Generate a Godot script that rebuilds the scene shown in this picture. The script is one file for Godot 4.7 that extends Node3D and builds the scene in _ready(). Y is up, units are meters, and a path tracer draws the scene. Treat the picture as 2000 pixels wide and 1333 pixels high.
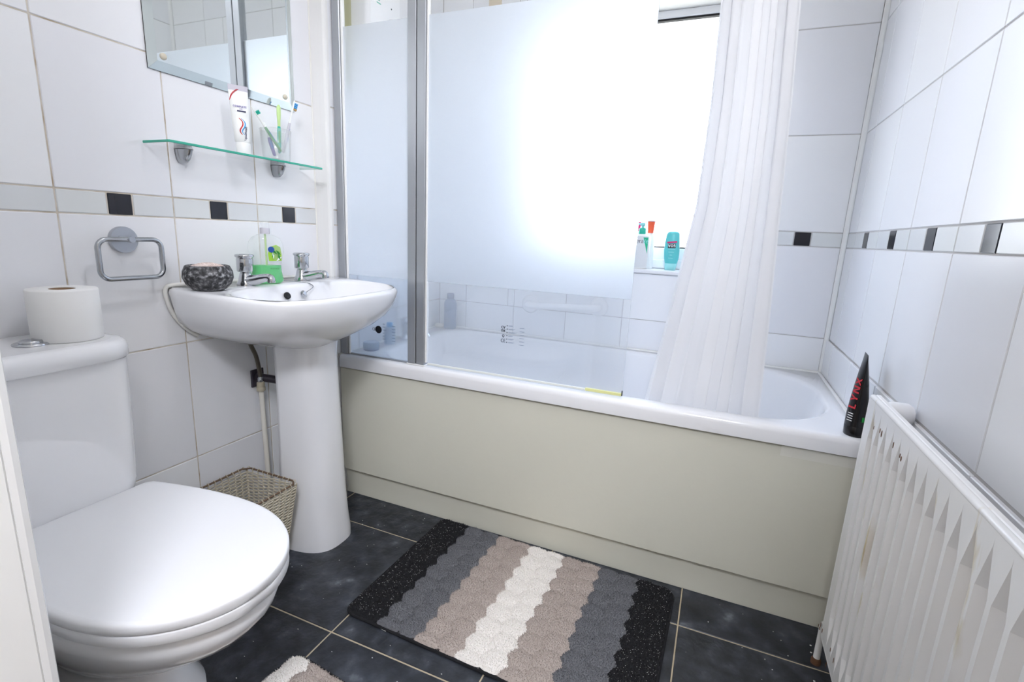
extends Node3D
# A small white-tiled bathroom: toilet, pedestal basin, bath with glass screen and curtain, window, radiator.
# x runs along the bath from the basin wall, y is up, z runs from the window wall towards the doorway. Metres.

const EYE := Vector3(1.3062, 1.0114, 2.0924)
const TURN := Vector3(-0.2134, 0.388, 0.0451)      # pitch, yaw, roll
const FOCAL := 970.3                               # pixels of the 2000 x 1333 frame
var view := Basis.from_euler(TURN)
var used := {}
var M := {}
var tiles := {}
var rng := RandomNumberGenerator.new()

# ------------------------------------------------------------------ where a pixel's ray meets a plane
func ray(u: float, v: float) -> Vector3:
	return view * Vector3((u - 1000.0) / FOCAL, -(v - 666.5) / FOCAL, -1.0)
func at_x(u: float, v: float, x: float) -> Vector3:
	var d := ray(u, v)
	return EYE + d * ((x - EYE.x) / d.x)
func at_y(u: float, v: float, y: float) -> Vector3:
	var d := ray(u, v)
	return EYE + d * ((y - EYE.y) / d.y)
func at_z(u: float, v: float, z: float) -> Vector3:
	var d := ray(u, v)
	return EYE + d * ((z - EYE.z) / d.z)

# ------------------------------------------------------------------ naming
func numbered(called: String) -> String:
	if not used.has(called):
		used[called] = 0
		return called
	used[called] += 1
	return "%s_%03d" % [called, used[called]]

func thing(called: String, label: String, category: String, at := Vector3.ZERO, group := "") -> Node3D:
	var o := Node3D.new()
	o.name = numbered(called)
	add_child(o)
	o.position = at
	o.set_meta("label", label)
	o.set_meta("category", category)
	if group:
		o.set_meta("group", group)
	return o

func struct_node(called: String, label: String) -> Node3D:
	var o := Node3D.new()
	o.name = numbered(called)
	add_child(o)
	o.set_meta("kind", "structure")
	o.set_meta("label", label)
	return o

func offset_of(n: Node) -> Vector3:
	var p := Vector3.ZERO
	while n != self and n is Node3D:
		p += (n as Node3D).position
		n = n.get_parent()
	return p

# one mesh, its vertices given in the room's metres, as a named child
func part(called: String, shape, m: Material, parent: Node, label := "") -> MeshInstance3D:
	var o := MeshInstance3D.new()
	if shape is SurfaceTool:
		shape.generate_normals()
		o.mesh = shape.commit()
	else:
		o.mesh = shape
	o.material_override = m
	o.name = called
	parent.add_child(o, true)
	o.position = -offset_of(parent)
	if label:
		o.set_meta("label", label)
	return o

func stuff(o: Node) -> void:
	o.set_meta("kind", "stuff")

# ------------------------------------------------------------------ materials
func mat(key: String, hex: String, rough := 0.5, metal := 0.0) -> StandardMaterial3D:
	var m := StandardMaterial3D.new()
	m.resource_name = key
	m.albedo_color = Color(hex)
	m.roughness = rough
	m.metallic = metal
	M[key] = m
	return m

func noise_tex(sd: int, freq: float, size: int, ramp: Array, octaves := 4, kind := FastNoiseLite.TYPE_SIMPLEX_SMOOTH) -> NoiseTexture2D:
	var n := FastNoiseLite.new()
	n.seed = sd
	n.frequency = freq
	n.noise_type = kind
	n.fractal_octaves = octaves
	var t := NoiseTexture2D.new()
	t.width = size
	t.height = size
	t.seamless = true
	t.noise = n
	if ramp.size():
		var g := Gradient.new()
		var offs := PackedFloat32Array()
		var cols := PackedColorArray()
		for r in ramp:
			offs.append(r[0])
			cols.append(Color(r[1]))
		g.offsets = offs
		g.colors = cols
		t.color_ramp = g
	return t

func textured(m: StandardMaterial3D, t: Texture2D, scale: float) -> void:
	m.albedo_texture = t
	m.uv1_triplanar = true
	m.uv1_world_triplanar = true
	m.uv1_scale = Vector3.ONE * scale

func relief(m: StandardMaterial3D, t: Texture2D, centimetres: float, scale: float) -> void:
	m.heightmap_enabled = true
	m.heightmap_texture = t
	m.heightmap_scale = centimetres
	m.uv1_triplanar = true
	m.uv1_world_triplanar = true
	m.uv1_scale = Vector3.ONE * scale

func clear(key: String, hex: String, alpha: float, rough := 0.0) -> StandardMaterial3D:
	var m := mat(key, hex, rough)
	m.transparency = BaseMaterial3D.TRANSPARENCY_ALPHA
	m.albedo_color.a = alpha
	return m

func make_materials() -> void:
	mat("tile", "f1f1f3", 0.24)
	mat("tile_b", "eeeef1", 0.26)
	mat("tile_c", "f3f3f4", 0.23)
	mat("grout", "ffffff", 0.9)
	textured(M.grout, noise_tex(3, 0.02, 256, [[0.0, "9a8468"], [0.3, "c4b8a6"], [0.6, "d8d0c4"], [1.0, "e2ddd4"]], 5), 2.3)
	mat("grout_grey", "c2bfbd", 0.9)
	mat("band", "dfe1e2", 0.24)
	mat("band_b", "e2e4e3", 0.24)
	mat("black_tile", "1c1d26", 0.14)
	mat("porcelain", "f0f0f2", 0.1)
	M.porcelain.clearcoat_enabled = true
	M.porcelain.clearcoat = 0.5
	M.porcelain.clearcoat_roughness = 0.05
	mat("plastic_white", "eeeef0", 0.28)
	mat("seat_plastic", "eeeef0", 0.5)
	mat("acrylic", "f0f0f2", 0.15)
	mat("silicone", "ecebe8", 0.4)
	mat("sealant_old", "eceae4", 0.5)
	mat("cream_panel", "e1dfd0", 0.34)
	relief(M.cream_panel, noise_tex(11, 0.05, 256, [], 3), 0.02, 3.0)
	mat("tape", "e9e7dc", 0.3)
	mat("slate", "d8d8d8", 0.38)
	textured(M.slate, noise_tex(21, 0.006, 1024, [[0.0, "1f2228"], [0.35, "2e323a"], [0.6, "3c4049"], [0.8, "50555f"], [1.0, "8f949d"]], 6), 1.6)
	mat("slate_b", "d8d8d8", 0.4)
	textured(M.slate_b, noise_tex(24, 0.007, 1024, [[0.0, "21242a"], [0.4, "31353d"], [0.65, "40444d"], [0.85, "575c66"], [1.0, "9a9fa7"]], 6), 1.9)
	for k in ["slate", "slate_b"]:
		M[k].heightmap_enabled = true
		M[k].heightmap_texture = noise_tex(27, 0.02, 512, [], 6)
		M[k].heightmap_scale = 0.25
	mat("floor_grout", "b8aa90", 0.9)
	mat("paint_white", "e9e7e3", 0.6)
	mat("ceiling_paint", "e6e5e2", 0.8)
	mat("hall_paint", "b3aca2", 0.8)  # unseen landing walls, darkened so less light bounces through the doorway
	mat("hall_floor", "8a7a68", 0.7)
	mat("gloss_white", "efeeec", 0.25)
	mat("jamb_paint", "eeedea", 0.4)
	mat("olive_tone", "a8a472", 0.6)
	mat("beige_paint", "d9c7ac", 0.6)
	mat("chrome", "c6c8cc", 0.12, 1.0)
	mat("chrome_dull", "b4b7bb", 0.17, 1.0)
	mat("satin_steel", "b9bcc2", 0.42, 1.0)
	mat("aluminium", "b3b6bb", 0.38, 0.75)
	mat("gasket", "101014", 0.6)
	mat("mirror", "e3e7e6", 0.015, 1.0)
	mat("mirror_edge", "c9d0cf", 0.05, 1.0)
	mat("cap_cream", "d6cdb9", 0.4)
	clear("pane", "ffffff", 0.03)
	clear("screen_glass", "dfe9f4", 0.24, 0.03)
	clear("screen_glass_side", "e4edf6", 0.08, 0.03)
	clear("screen_glass_top", "dfe6e0", 0.06, 0.03)
	clear("clear_glass", "eef6f4", 0.07, 0.02)
	clear("clear_plastic", "e8efee", 0.16, 0.08)
	mat("glass_edge", "3fae95", 0.1)
	var film := mat("film", "f4f7fa", 0.5)
	film.refraction_enabled = true
	film.refraction_scale = 0.045
	film.transparency = BaseMaterial3D.TRANSPARENCY_ALPHA
	film.albedo_color.a = 0.15
	film.backlight_enabled = true
	film.backlight = Color(0.6, 0.6, 0.6)
	var wet := mat("film_wet", "eef3f8", 0.10)
	wet.refraction_enabled = true
	wet.refraction_scale = 0.045
	wet.transparency = BaseMaterial3D.TRANSPARENCY_ALPHA
	wet.albedo_color.a = 0.07
	wet.backlight_enabled = true
	wet.backlight = Color(0.42, 0.42, 0.42)
	for k in ["screen_glass", "screen_glass_side"]:
		M[k].backlight_enabled = true
	M.screen_glass.backlight = Color(0.22, 0.22, 0.22)
	M.screen_glass_side.backlight = Color(0.1, 0.1, 0.1)
	var cur := mat("curtain", "ececee", 0.75)
	cur.backlight_enabled = true
	cur.backlight = Color(0.5, 0.5, 0.5)
	mat("seal_yellow", "dfdf9c", 0.3)
	mat("seal_pale", "e6e8e2", 0.3)
	mat("print", "20242e", 0.6)
	mat("print_grey", "7c8794", 0.6)
	mat("paper", "f4f3f1", 0.95)
	mat("cardboard", "8b6f55", 0.9)
	mat("radiator", "ffffff", 0.25)
	textured(M.radiator, noise_tex(51, 0.010, 512, [[0.0, "f4f3f2"], [0.76, "f4f3f2"], [0.82, "e6dfd0"], [0.9, "d6c6a8"], [1.0, "bfa67a"]], 5), 1.0)
	M.radiator.uv1_scale = Vector3(2.2, 0.45, 2.2)
	mat("rust", "6a4a35", 0.9)
	mat("stain", "c3a878", 0.8)
	mat("pipe_white", "e4e0d6", 0.45)
	mat("hose", "6d675e", 0.35, 0.8)
	mat("fitting", "b9b09a", 0.5)
	mat("pipe_black", "3a3540", 0.4)
	mat("wicker", "cfc6b2", 0.75)
	mat("wicker_dark", "6b5643", 0.7)
	mat("stone", "ffffff", 0.6)
	textured(M.stone, noise_tex(41, 0.035, 512, [[0.0, "0b0b0d"], [0.38, "1b1b1d"], [0.5, "3c3c3f"], [0.62, "77777a"], [0.8, "b5b5b7"], [1.0, "dcdcdc"]], 6), 4.0)
	mat("salt", "e0cfc8", 0.9)
	mat("soap_green", "2fd675", 0.15)
	M.soap_green.backlight_enabled = true
	M.soap_green.backlight = Color("4df08e")
	mat("label_blue", "1e4f9e", 0.4)
	mat("label_lime", "9ccc3a", 0.4)
	mat("label_green", "2f8a2e", 0.4)
	mat("label_white", "f2f3f0", 0.4)
	mat("lavender_grey", "c9c6cf", 0.35)
	mat("red", "c81e2c", 0.4)
	mat("blue", "1d63b8", 0.4)
	mat("sky_blue", "4fa3dd", 0.4)
	mat("navy", "20204f", 0.4)
	mat("purple", "5d4a9c", 0.45)
	mat("leaf_green", "1f9a3f", 0.4)
	mat("lime", "c9e79a", 0.35)
	mat("teal", "2ab59b", 0.4)
	mat("tan", "c09a62", 0.5)
	mat("aqua", "5cc4c6", 0.3)
	mat("aqua_light", "9adfe0", 0.25)
	mat("orange", "ef5a35", 0.4)
	mat("magenta", "d6256e", 0.4)
	mat("cera_green", "16b487", 0.4)
	mat("black_plastic", "0d0d12", 0.25)
	mat("shampoo_blue", "54698f", 0.4)
	mat("pot_blue", "2c3f78", 0.4)
	clear("bottle_pale", "a9c4dd", 0.6, 0.2)
	mat("mat_black", "17171b", 0.95)
	mat("mat_grey", "6c6d71", 0.95)
	mat("mat_taupe", "b4a8a0", 0.95)
	mat("mat_white", "efeae4", 0.95)
	mat("lint", "d9d9d6", 0.9)
	var glow := mat("lamp_globe", "ffffff", 0.4)  # glow of the ceiling lamps that stay out of view
	glow.emission_enabled = true
	glow.emission = Color("fff2e0")
	glow.emission_energy_multiplier = 2.0

# ------------------------------------------------------------------ shapes
func st() -> SurfaceTool:
	var s := SurfaceTool.new()
	s.begin(Mesh.PRIMITIVE_TRIANGLES)
	return s

func tri(s: SurfaceTool, a: Vector3, b: Vector3, c: Vector3) -> void:
	s.add_vertex(a)
	s.add_vertex(c)
	s.add_vertex(b)

func quad(s: SurfaceTool, a: Vector3, b: Vector3, c: Vector3, d: Vector3) -> void:
	tri(s, a, b, c)
	tri(s, a, c, d)

# a box between two corners with its edges chamfered by e
func cbox(s: SurfaceTool, lo: Vector3, hi: Vector3, e := 0.0, xf := Transform3D()) -> void:
	s.set_smooth_group(-1)
	var c := (lo + hi) / 2.0
	var h := (hi - lo) / 2.0
	e = minf(e, minf(h.x, minf(h.y, h.z)) * 0.9)
	var p := func(ix: int, iy: int, iz: int, axis: int) -> Vector3:
		var v := Vector3(ix * h.x, iy * h.y, iz * h.z)
		for k in 3:
			if k != axis:
				v[k] -= signf(v[k]) * e
		return xf * (c + v)
	for axis in 3:
		var a := (axis + 1) % 3
		var b := (axis + 2) % 3
		for sg in [-1, 1]:
			var q := []
			for ab in [[-1, -1], [1, -1], [1, 1], [-1, 1]]:
				var i := [0, 0, 0]
				i[axis] = sg
				i[a] = ab[0]
				i[b] = ab[1]
				q.append(p.call(i[0], i[1], i[2], axis))
			if sg > 0:
				quad(s, q[0], q[1], q[2], q[3])
			else:
				quad(s, q[3], q[2], q[1], q[0])
	if e <= 0.0:
		return
	for axis in 3:          # the edges that run along this axis
		var a := (axis + 1) % 3
		var b := (axis + 2) % 3
		for sa in [-1, 1]:
			for sb in [-1, 1]:
				var i := [0, 0, 0]
				var j := [0, 0, 0]
				i[a] = sa
				i[b] = sb
				j[a] = sa
				j[b] = sb
				i[axis] = -1
				j[axis] = 1
				var q0: Vector3 = p.call(i[0], i[1], i[2], a)
				var q1: Vector3 = p.call(j[0], j[1], j[2], a)
				var q2: Vector3 = p.call(j[0], j[1], j[2], b)
				var q3: Vector3 = p.call(i[0], i[1], i[2], b)
				if sa * sb > 0:
					quad(s, q3, q2, q1, q0)
				else:
					quad(s, q0, q1, q2, q3)
	for ix in [-1, 1]:
		for iy in [-1, 1]:
			for iz in [-1, 1]:
				var a0: Vector3 = p.call(ix, iy, iz, 0)
				var a1: Vector3 = p.call(ix, iy, iz, 1)
				var a2: Vector3 = p.call(ix, iy, iz, 2)
				if ix * iy * iz > 0:
					tri(s, a0, a1, a2)
				else:
					tri(s, a0, a2, a1)

func box(lo: Vector3, hi: Vector3, e := 0.0, xf := Transform3D()) -> SurfaceTool:
	var s := st()
	cbox(s, lo, hi, e, xf)
	return s

# skin over closed rings that all have the same number of points
func loft(s: SurfaceTool, rings: Array, cap_a := true, cap_b := true, group := 0) -> void:
	var n: int = rings[0].size()
	s.set_smooth_group(group)
	for k in rings.size() - 1:
		var a: PackedVector3Array = rings[k]
		var b: PackedVector3Array = rings[k + 1]
		for i in n:
			var j := (i + 1) % n
			quad(s, a[i], a[j], b[j], b[i])
	for which in 2:
		if (which == 0 and not cap_a) or (which == 1 and not cap_b):
			continue
		var r: PackedVector3Array = rings[0] if which == 0 else rings[-1]
		var c := Vector3.ZERO
		for q in r:
			c += q / n
		s.set_smooth_group(group + 1 + which)
		for i in n:
			var j := (i + 1) % n
			if which == 0:
				tri(s, c, r[j], r[i])
			else:
				tri(s, c, r[i], r[j])

func ring_at(c: Vector3, ax: Vector3, ay: Vector3, n: int) -> PackedVector3Array:
	var r := PackedVector3Array()
	for i in n:
		var t := TAU * i / n
		r.append(c + ax * cos(t) + ay * sin(t))
	return r

# a surface of revolution: profile of [radius, height] along `up` from `base`; squash flattens one side axis
func lathe(s: SurfaceTool, base: Vector3, profile: Array, n := 28, up := Vector3.UP, cap_a := true, cap_b := true, side := Vector3.ZERO, squash := 1.0, group := 0) -> void:
	up = up.normalized()
	var a := side if side != Vector3.ZERO else (Vector3.RIGHT if absf(up.x) < 0.9 else Vector3.FORWARD)
	a = (a - up * a.dot(up)).normalized()
	var b := up.cross(a)
	var rings := []
	for p in profile:
		rings.append(ring_at(base + up * p[1], a * p[0], b * (p[0] * squash), n))
	loft(s, rings, cap_a, cap_b, group)

func lathed(base: Vector3, profile: Array, n := 28, up := Vector3.UP, cap_a := true, cap_b := true, side := Vector3.ZERO, squash := 1.0) -> SurfaceTool:
	var s := st()
	lathe(s, base, profile, n, up, cap_a, cap_b, side, squash)
	return s

func smooth_path(pts: Array, per := 8) -> PackedVector3Array:
	var out := PackedVector3Array()
	for i in pts.size() - 1:
		var p0: Vector3 = pts[maxi(i - 1, 0)]
		var p1: Vector3 = pts[i]
		var p2: Vector3 = pts[i + 1]
		var p3: Vector3 = pts[mini(i + 2, pts.size() - 1)]
		for k in per:
			out.append(p1.cubic_interpolate(p2, p0, p3, float(k) / per))
	out.append(pts[-1])
	return out

func tube(s: SurfaceTool, path: PackedVector3Array, radius, n := 10, caps := true, closed := false, group := 0) -> void:
	var rings := []
	var up := Vector3.UP
	var cnt := path.size()
	for i in cnt:
		var before := path[(i - 1 + cnt) % cnt] if closed else path[maxi(i - 1, 0)]
		var after := path[(i + 1) % cnt] if closed else path[mini(i + 1, cnt - 1)]
		var t := (after - before).normalized()
		if absf(t.dot(up)) > 0.97 and i == 0:
			up = Vector3.RIGHT
		var a := (up - t * up.dot(t)).normalized()
		up = a
		var rad: float = radius[i] if radius is Array or radius is PackedFloat32Array else radius
		rings.append(ring_at(path[i], a * rad, t.cross(a) * rad, n))
	if closed:
		rings.append(rings[0])
	loft(s, rings, caps and not closed, caps and not closed, group)

func tubed(path, radius, n := 10, caps := true, closed := false) -> SurfaceTool:
	var s := st()
	tube(s, PackedVector3Array(path), radius, n, caps, closed)
	return s

# rounded rectangle in x and z, corner radii in the order (+x+z), (-x+z), (-x-z), (+x-z)
func rr_ring(lo: Vector2, hi: Vector2, radii: Array, y: float, per_side := 10, per_corner := 8) -> PackedVector3Array:
	var out := PackedVector3Array()
	var corners := [Vector2(hi.x, hi.y), Vector2(lo.x, hi.y), Vector2(lo.x, lo.y), Vector2(hi.x, lo.y)]
	var inward := [Vector2(-1, -1), Vector2(1, -1), Vector2(1, 1), Vector2(-1, 1)]
	var arcs := []
	for k in 4:
		var r: float = radii[k]
		var c: Vector2 = corners[k] + inward[k] * r
		var arc := []
		for i in per_corner + 1:
			var t := PI / 2 * k + PI / 2 * i / per_corner
			arc.append(c + Vector2(cos(t), sin(t)) * r)
		arcs.append(arc)
	for k in 4:
		for q in arcs[k]:
			out.append(Vector3(q.x, y, q.y))
		var from: Vector2 = arcs[k][-1]
		var to: Vector2 = arcs[(k + 1) % 4][0]
		for i in range(1, per_side):
			var q := from.lerp(to, float(i) / per_side)
			out.append(Vector3(q.x, y, q.y))
	out.reverse()
	return out

# ring found by walking out from a centre until `inside` says no
func ring_inside(c: Vector2, y, inside: Callable, n := 88) -> PackedVector3Array:
	var out := PackedVector3Array()
	for i in n:
		var t := TAU * i / n
		var d := Vector2(cos(t), -sin(t))
		var a := 0.0
		var b := 1.2
		for k in 26:
			var m := (a + b) / 2
			if inside.call(c + d * m):
				a = m
			else:
				b = m
		var q := c + d * a
		out.append(Vector3(q.x, y.call(q) if y is Callable else y, q.y))
	return out

func lettering(called: String, words: String, height: float, xf: Transform3D, m: Material, parent: Node, font := "Droid Sans", bold := false) -> MeshInstance3D:
	var f := SystemFont.new()
	f.font_names = PackedStringArray([font])
	if bold:
		f.font_weight = 700
	var t := TextMesh.new()
	t.text = words
	t.font = f
	t.font_size = 32
	t.pixel_size = height / 24.0
	t.depth = 0.0004
	t.curve_step = 2.0
	var o := MeshInstance3D.new()
	o.mesh = t
	o.material_override = m
	o.name = called
	parent.add_child(o, true)
	xf.origin -= offset_of(parent)
	o.transform = xf
	return o

# axes for print: `across` along the words, `out` out of the surface
func print_axes(at: Vector3, across: Vector3, out: Vector3) -> Transform3D:
	var x := across.normalized()
	var z := (out - x * out.dot(x)).normalized()
	return Transform3D(Basis(x, z.cross(x), z), at)

# ------------------------------------------------------------------ the room
func tile_piece(parent: Node, called: String, lo: Vector3, hi: Vector3, m: Material) -> void:
	var size := hi - lo
	var key := "%.4f %.4f %.4f" % [size.x, size.y, size.z]
	if not tiles.has(key):
		var s := box(-size / 2, size / 2, 0.0014)
		s.generate_normals()
		tiles[key] = s.commit()
	var o := MeshInstance3D.new()
	o.mesh = tiles[key]
	o.material_override = m
	o.name = called
	parent.add_child(o, true)
	o.position = (lo + hi) / 2 - offset_of(parent)

# cells left of a rectangle after an opening is cut out of it: [u0, v0, u1, v1]
func minus(r: Array, hole: Array) -> Array:
	if hole.is_empty() or r[2] <= hole[0] or r[0] >= hole[2] or r[3] <= hole[1] or r[1] >= hole[3]:
		return [r]
	var out := []
	if r[0] < hole[0]:
		out.append([r[0], r[1], hole[0], r[3]])
	if r[2] > hole[2]:
		out.append([hole[2], r[1], r[2], r[3]])
	var a: float = maxf(r[0], hole[0])
	var b: float = minf(r[2], hole[2])
	if r[1] < hole[1]:
		out.append([a, r[1], b, hole[1]])
	if r[3] > hole[3]:
		out.append([a, hole[3], b, r[3]])
	return out

const ROWS := [0.018, 0.351, 0.684, 1.012, 1.0625, 1.390, 1.729, 2.062, 2.32]

# wall tiles on a plane across x (axis 0) or z (axis 2); u breaks along the other level axis; `side` is the way the tiles face
func tile_wall(parent: Node, axis: int, plane: float, side: float, us: Array, hole := [], rows := ROWS) -> void:
	var g := 0.0015
	var whites := [M.tile, M.tile_b, M.tile_c]
	for r in rows.size() - 1:
		var v0: float = rows[r]
		var v1: float = rows[r + 1]
		var is_band := absf(v0 - 1.012) < 0.001
		for c in us.size() - 1:
			var u0: float = us[c]
			var u1: float = us[c + 1]
			var cells := []
			if is_band:
				var mid := (u0 + u1) / 2
				if u1 - u0 > 0.2:
					cells = [[u0, v0, mid - 0.027, v1, M.band], [mid - 0.027, v0, mid + 0.027, v1, M.black_tile], [mid + 0.027, v0, u1, v1, M.band_b]]
				else:
					cells = [[u0, v0, u1, v1, M.band]]
			else:
				cells = [[u0, v0, u1, v1, whites[(r * 5 + c * 7) % 3]]]
			for cell in cells:
				for q in minus([cell[0], cell[1], cell[2], cell[3]], hole):
					if q[2] - q[0] < 0.006 or q[3] - q[1] < 0.006:
						continue
					var lo := Vector3(0, q[1] + g, 0)
					var hi := Vector3(0, q[3] - g, 0)
					var w := 2 - axis
					lo[w] = q[0] + g
					hi[w] = q[2] - g
					lo[axis] = minf(plane, plane - side * 0.008)
					hi[axis] = maxf(plane, plane - side * 0.008)
					tile_piece(parent, "tile", lo, hi, cell[4])

const SILL_Y := 0.892
const HEAD_Y := 1.900
const WIN_L := 0.42
const WIN_R := 1.30
const CEIL := 2.32
const BOX_X := 0.060          # the boxed-out wall at the bath's tap end
const BOX_Z := 0.727
const FRONT_Z := 1.870

func build_room() -> void:
	# floor of square slate tiles
	var fl := struct_node("floor", "floor of dark slate tiles with pale grout")
	part("screed", box(Vector3(-0.12, -0.12, -0.25), Vector3(1.82, -0.0015, 1.99)), M.floor_grout, fl)
	var xs := [-0.30, 0.100, 0.505, 0.910, 1.316, 1.700]
	var zs := [0.430, 0.845, 1.258, 1.671, 1.99]
	for i in xs.size() - 1:
		for k in zs.size() - 1:
			var a: float = maxf(xs[i], 0.0)
			tile_piece(fl, "tile", Vector3(a + 0.0018, -0.010, zs[k] + 0.0018), Vector3(xs[i + 1] - 0.0018, 0.0, zs[k + 1] - 0.0018), M.slate if (i + k) % 2 == 0 else M.slate_b)

	var wl := struct_node("wall_left", "white tiled wall behind the toilet and basin")
	part("backing", box(Vector3(-0.12, 0, -0.25), Vector3(-0.0018, CEIL, FRONT_Z + 0.12)), M.grout, wl)
	tile_wall(wl, 0, 0.0, 1.0, [BOX_Z, 0.965, 1.2176, 1.4652, 1.7146, FRONT_Z])
	# boxed-out end above the bath's taps: tiled face and a plain return with a corner trim
	var wx := struct_node("wall_boxing", "tiled boxed-out wall end beside the bath taps")
	part("backing", box(Vector3(0.0, 0, -0.001), Vector3(BOX_X - 0.0018, CEIL, BOX_Z - 0.008)), M.grout, wx)
	tile_wall(wx, 0, BOX_X, 1.0, [0.0, 0.098, 0.346, 0.594, BOX_Z - 0.012])
	part("return_board", box(Vector3(0.0, 0, BOX_Z - 0.008), Vector3(0.034, CEIL, BOX_Z), 0.001), M.gloss_white, wx)
	var tr := st()
	tube(tr, PackedVector3Array([Vector3(0.0, 0, BOX_Z + 0.001), Vector3(0.0, CEIL, BOX_Z + 0.001)]), 0.003, 8)
	part("corner_bead", tr, M.sealant_old, wx)

	var t1 := struct_node("trim_1", "white plastic corner strip on the boxed-out wall end")
	var rs := []
	for y in [0.0, CEIL]:
		var r := PackedVector3Array()
		for q in [Vector2(0.036, -0.006), Vector2(0.036, 0.003), Vector2(0.054, 0.003), Vector2(0.0605, 0.0), Vector2(0.0625, -0.006), Vector2(0.0625, -0.014)]:
			r.append(Vector3(q.x, y, BOX_Z + q.y))
		r.reverse()
		rs.append(r)
	var ts := st()
	loft(ts, rs, true, true, -1)
	part("strip", ts, M.gloss_white, t1)

	var wb := struct_node("wall_back", "white tiled window wall along the bath")
	var bw := st()
	for q in [[-0.12, 0.0, 1.82, SILL_Y - 0.016], [-0.12, HEAD_Y, 1.82, CEIL], [-0.12, SILL_Y - 0.016, WIN_L, HEAD_Y], [WIN_R, SILL_Y - 0.016, 1.82, HEAD_Y]]:
		cbox(bw, Vector3(q[0], q[1], -0.25), Vector3(q[2], q[3], -0.0018))
	part("backing", bw, M.grout_grey, wb)
	tile_wall(wb, 2, 0.0, 1.0, [BOX_X, 0.2045, 0.4515, 0.6986, 0.9459, 1.193, 1.440, 1.687, 1.7], [WIN_L, SILL_Y - 0.016, WIN_R, HEAD_Y])
	# plaster lining of the window opening
	var rv := st()
	cbox(rv, Vector3(WIN_L - 0.002, SILL_Y, -0.24), Vector3(WIN_L + 0.008, HEAD_Y, 0.0))
	cbox(rv, Vector3(WIN_R - 0.008, SILL_Y, -0.24), Vector3(WIN_R + 0.002, HEAD_Y, 0.0))
	cbox(rv, Vector3(WIN_L + 0.008, HEAD_Y - 0.008, -0.24), Vector3(WIN_R - 0.008, HEAD_Y + 0.002, 0.0))
	part("reveal", rv, M.paint_white, wb)

	var wr := struct_node("wall_right", "white tiled wall behind the radiator")
	part("backing", box(Vector3(1.7018, 0, -0.25), Vector3(1.82, CEIL, FRONT_Z + 0.12)), M.grout_grey, wr)
	tile_wall(wr, 0, 1.7, -1.0, [0.0, 0.1225, 0.385, 0.6475, 0.910, 1.1725, 1.435, 1.6975, FRONT_Z], [], [0.684, 1.012, 1.0625, 1.390, 1.729, 2.062, CEIL])
	tile_wall(wr, 0, 1.694, -1.0, [0.0, 0.1225, 0.385, 0.6475, 0.910, 1.1725, 1.435, 1.6975, FRONT_Z], [], [0.018, 0.351, 0.6825])

	var t2 := struct_node("trim_2", "white sealed corner between window wall and radiator wall")
	var cr := []
	for y in [0.545, CEIL]:
		var r := PackedVector3Array()
		for i in 7:
			var t := PI / 2 * i / 6
			r.append(Vector3(1.6935 - 0.012 + 0.012 * sin(t) if y < 0.68 else 1.6995 - 0.014 + 0.014 * sin(t), y, 0.014 - 0.014 * cos(t) + 0.0005))
		r.append(Vector3(1.70, y, 0.0))
		cr.append(r)
	cr[0] = PackedVector3Array()
	for q in cr[1]:
		cr[0].append(Vector3(q.x, 0.545, q.z))
	var cs := st()
	loft(cs, cr, true, true)
	part("bead", cs, M.gloss_white, t2)

	var t3 := struct_node("trim_3", "olive strip high on the boxed-out wall")
	part("batten", box(Vector3(BOX_X, 1.47, 0.600), Vector3(BOX_X + 0.006, CEIL, 0.650), 0.001), M.olive_tone, t3)  # thin olive-coloured strip lying on the tiles
	var t4 := struct_node("trim_4", "beige batten above the window")
	part("batten", box(Vector3(0.282, HEAD_Y, 0.0), Vector3(0.338, CEIL, 0.008), 0.001), M.beige_paint, t4)

	# wall with the doorway the picture is taken through
	var wf := struct_node("wall_front", "white wall with the doorway opposite the window")
	var fs := st()
	cbox(fs, Vector3(-0.12, 0, FRONT_Z), Vector3(0.672, CEIL, FRONT_Z + 0.12))
	cbox(fs, Vector3(1.49, 0, FRONT_Z), Vector3(1.82, CEIL, FRONT_Z + 0.12))
	cbox(fs, Vector3(0.672, 2.03, FRONT_Z), Vector3(1.49, CEIL, FRONT_Z + 0.12))
	part("plaster", fs, M.paint_white, wf)
	var df := struct_node("door_1", "painted door lining with a white rounded architrave")
	part("lining", box(Vector3(0.672, 0, FRONT_Z), Vector3(0.695, 2.03, FRONT_Z + 0.125), 0.002), M.jamb_paint, df)
	part("lining", box(Vector3(1.467, 0, FRONT_Z), Vector3(1.49, 2.03, FRONT_Z + 0.125), 0.002), M.jamb_paint, df)
	part("lining", box(Vector3(0.695, 2.008, FRONT_Z), Vector3(1.467, 2.03, FRONT_Z + 0.125), 0.002), M.jamb_paint, df)
	var ar := []
	for y in [0.0, 2.06]:
		var r := PackedVector3Array()
		for q in [Vector2(0.62, 0.0), Vector2(0.62, -0.012), Vector2(0.670, -0.016), Vector2(0.684, -0.0155), Vector2(0.6915, -0.012), Vector2(0.694, -0.006), Vector2(0.694, 0.0)]:
			r.append(Vector3(q.x, y, FRONT_Z + q.y))
		ar.append(r)
	var as_ := st()
	loft(as_, ar, true, true, -1)
	part("architrave", as_, M.gloss_white, df)

	var ce := struct_node("ceiling", "white painted ceiling")
	part("plaster", box(Vector3(-0.12, CEIL, -0.25), Vector3(1.82, CEIL + 0.1, 1.99)), M.ceiling_paint, ce)

	# the landing the camera stands on
	var hf := struct_node("floor", "landing floor outside the doorway")
	part("boards", box(Vector3(0.0, -0.12, 1.992), Vector3(2.3, -0.002, 3.4)), M.hall_floor, hf)
	var hc := struct_node("ceiling", "landing ceiling outside the doorway")
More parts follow.
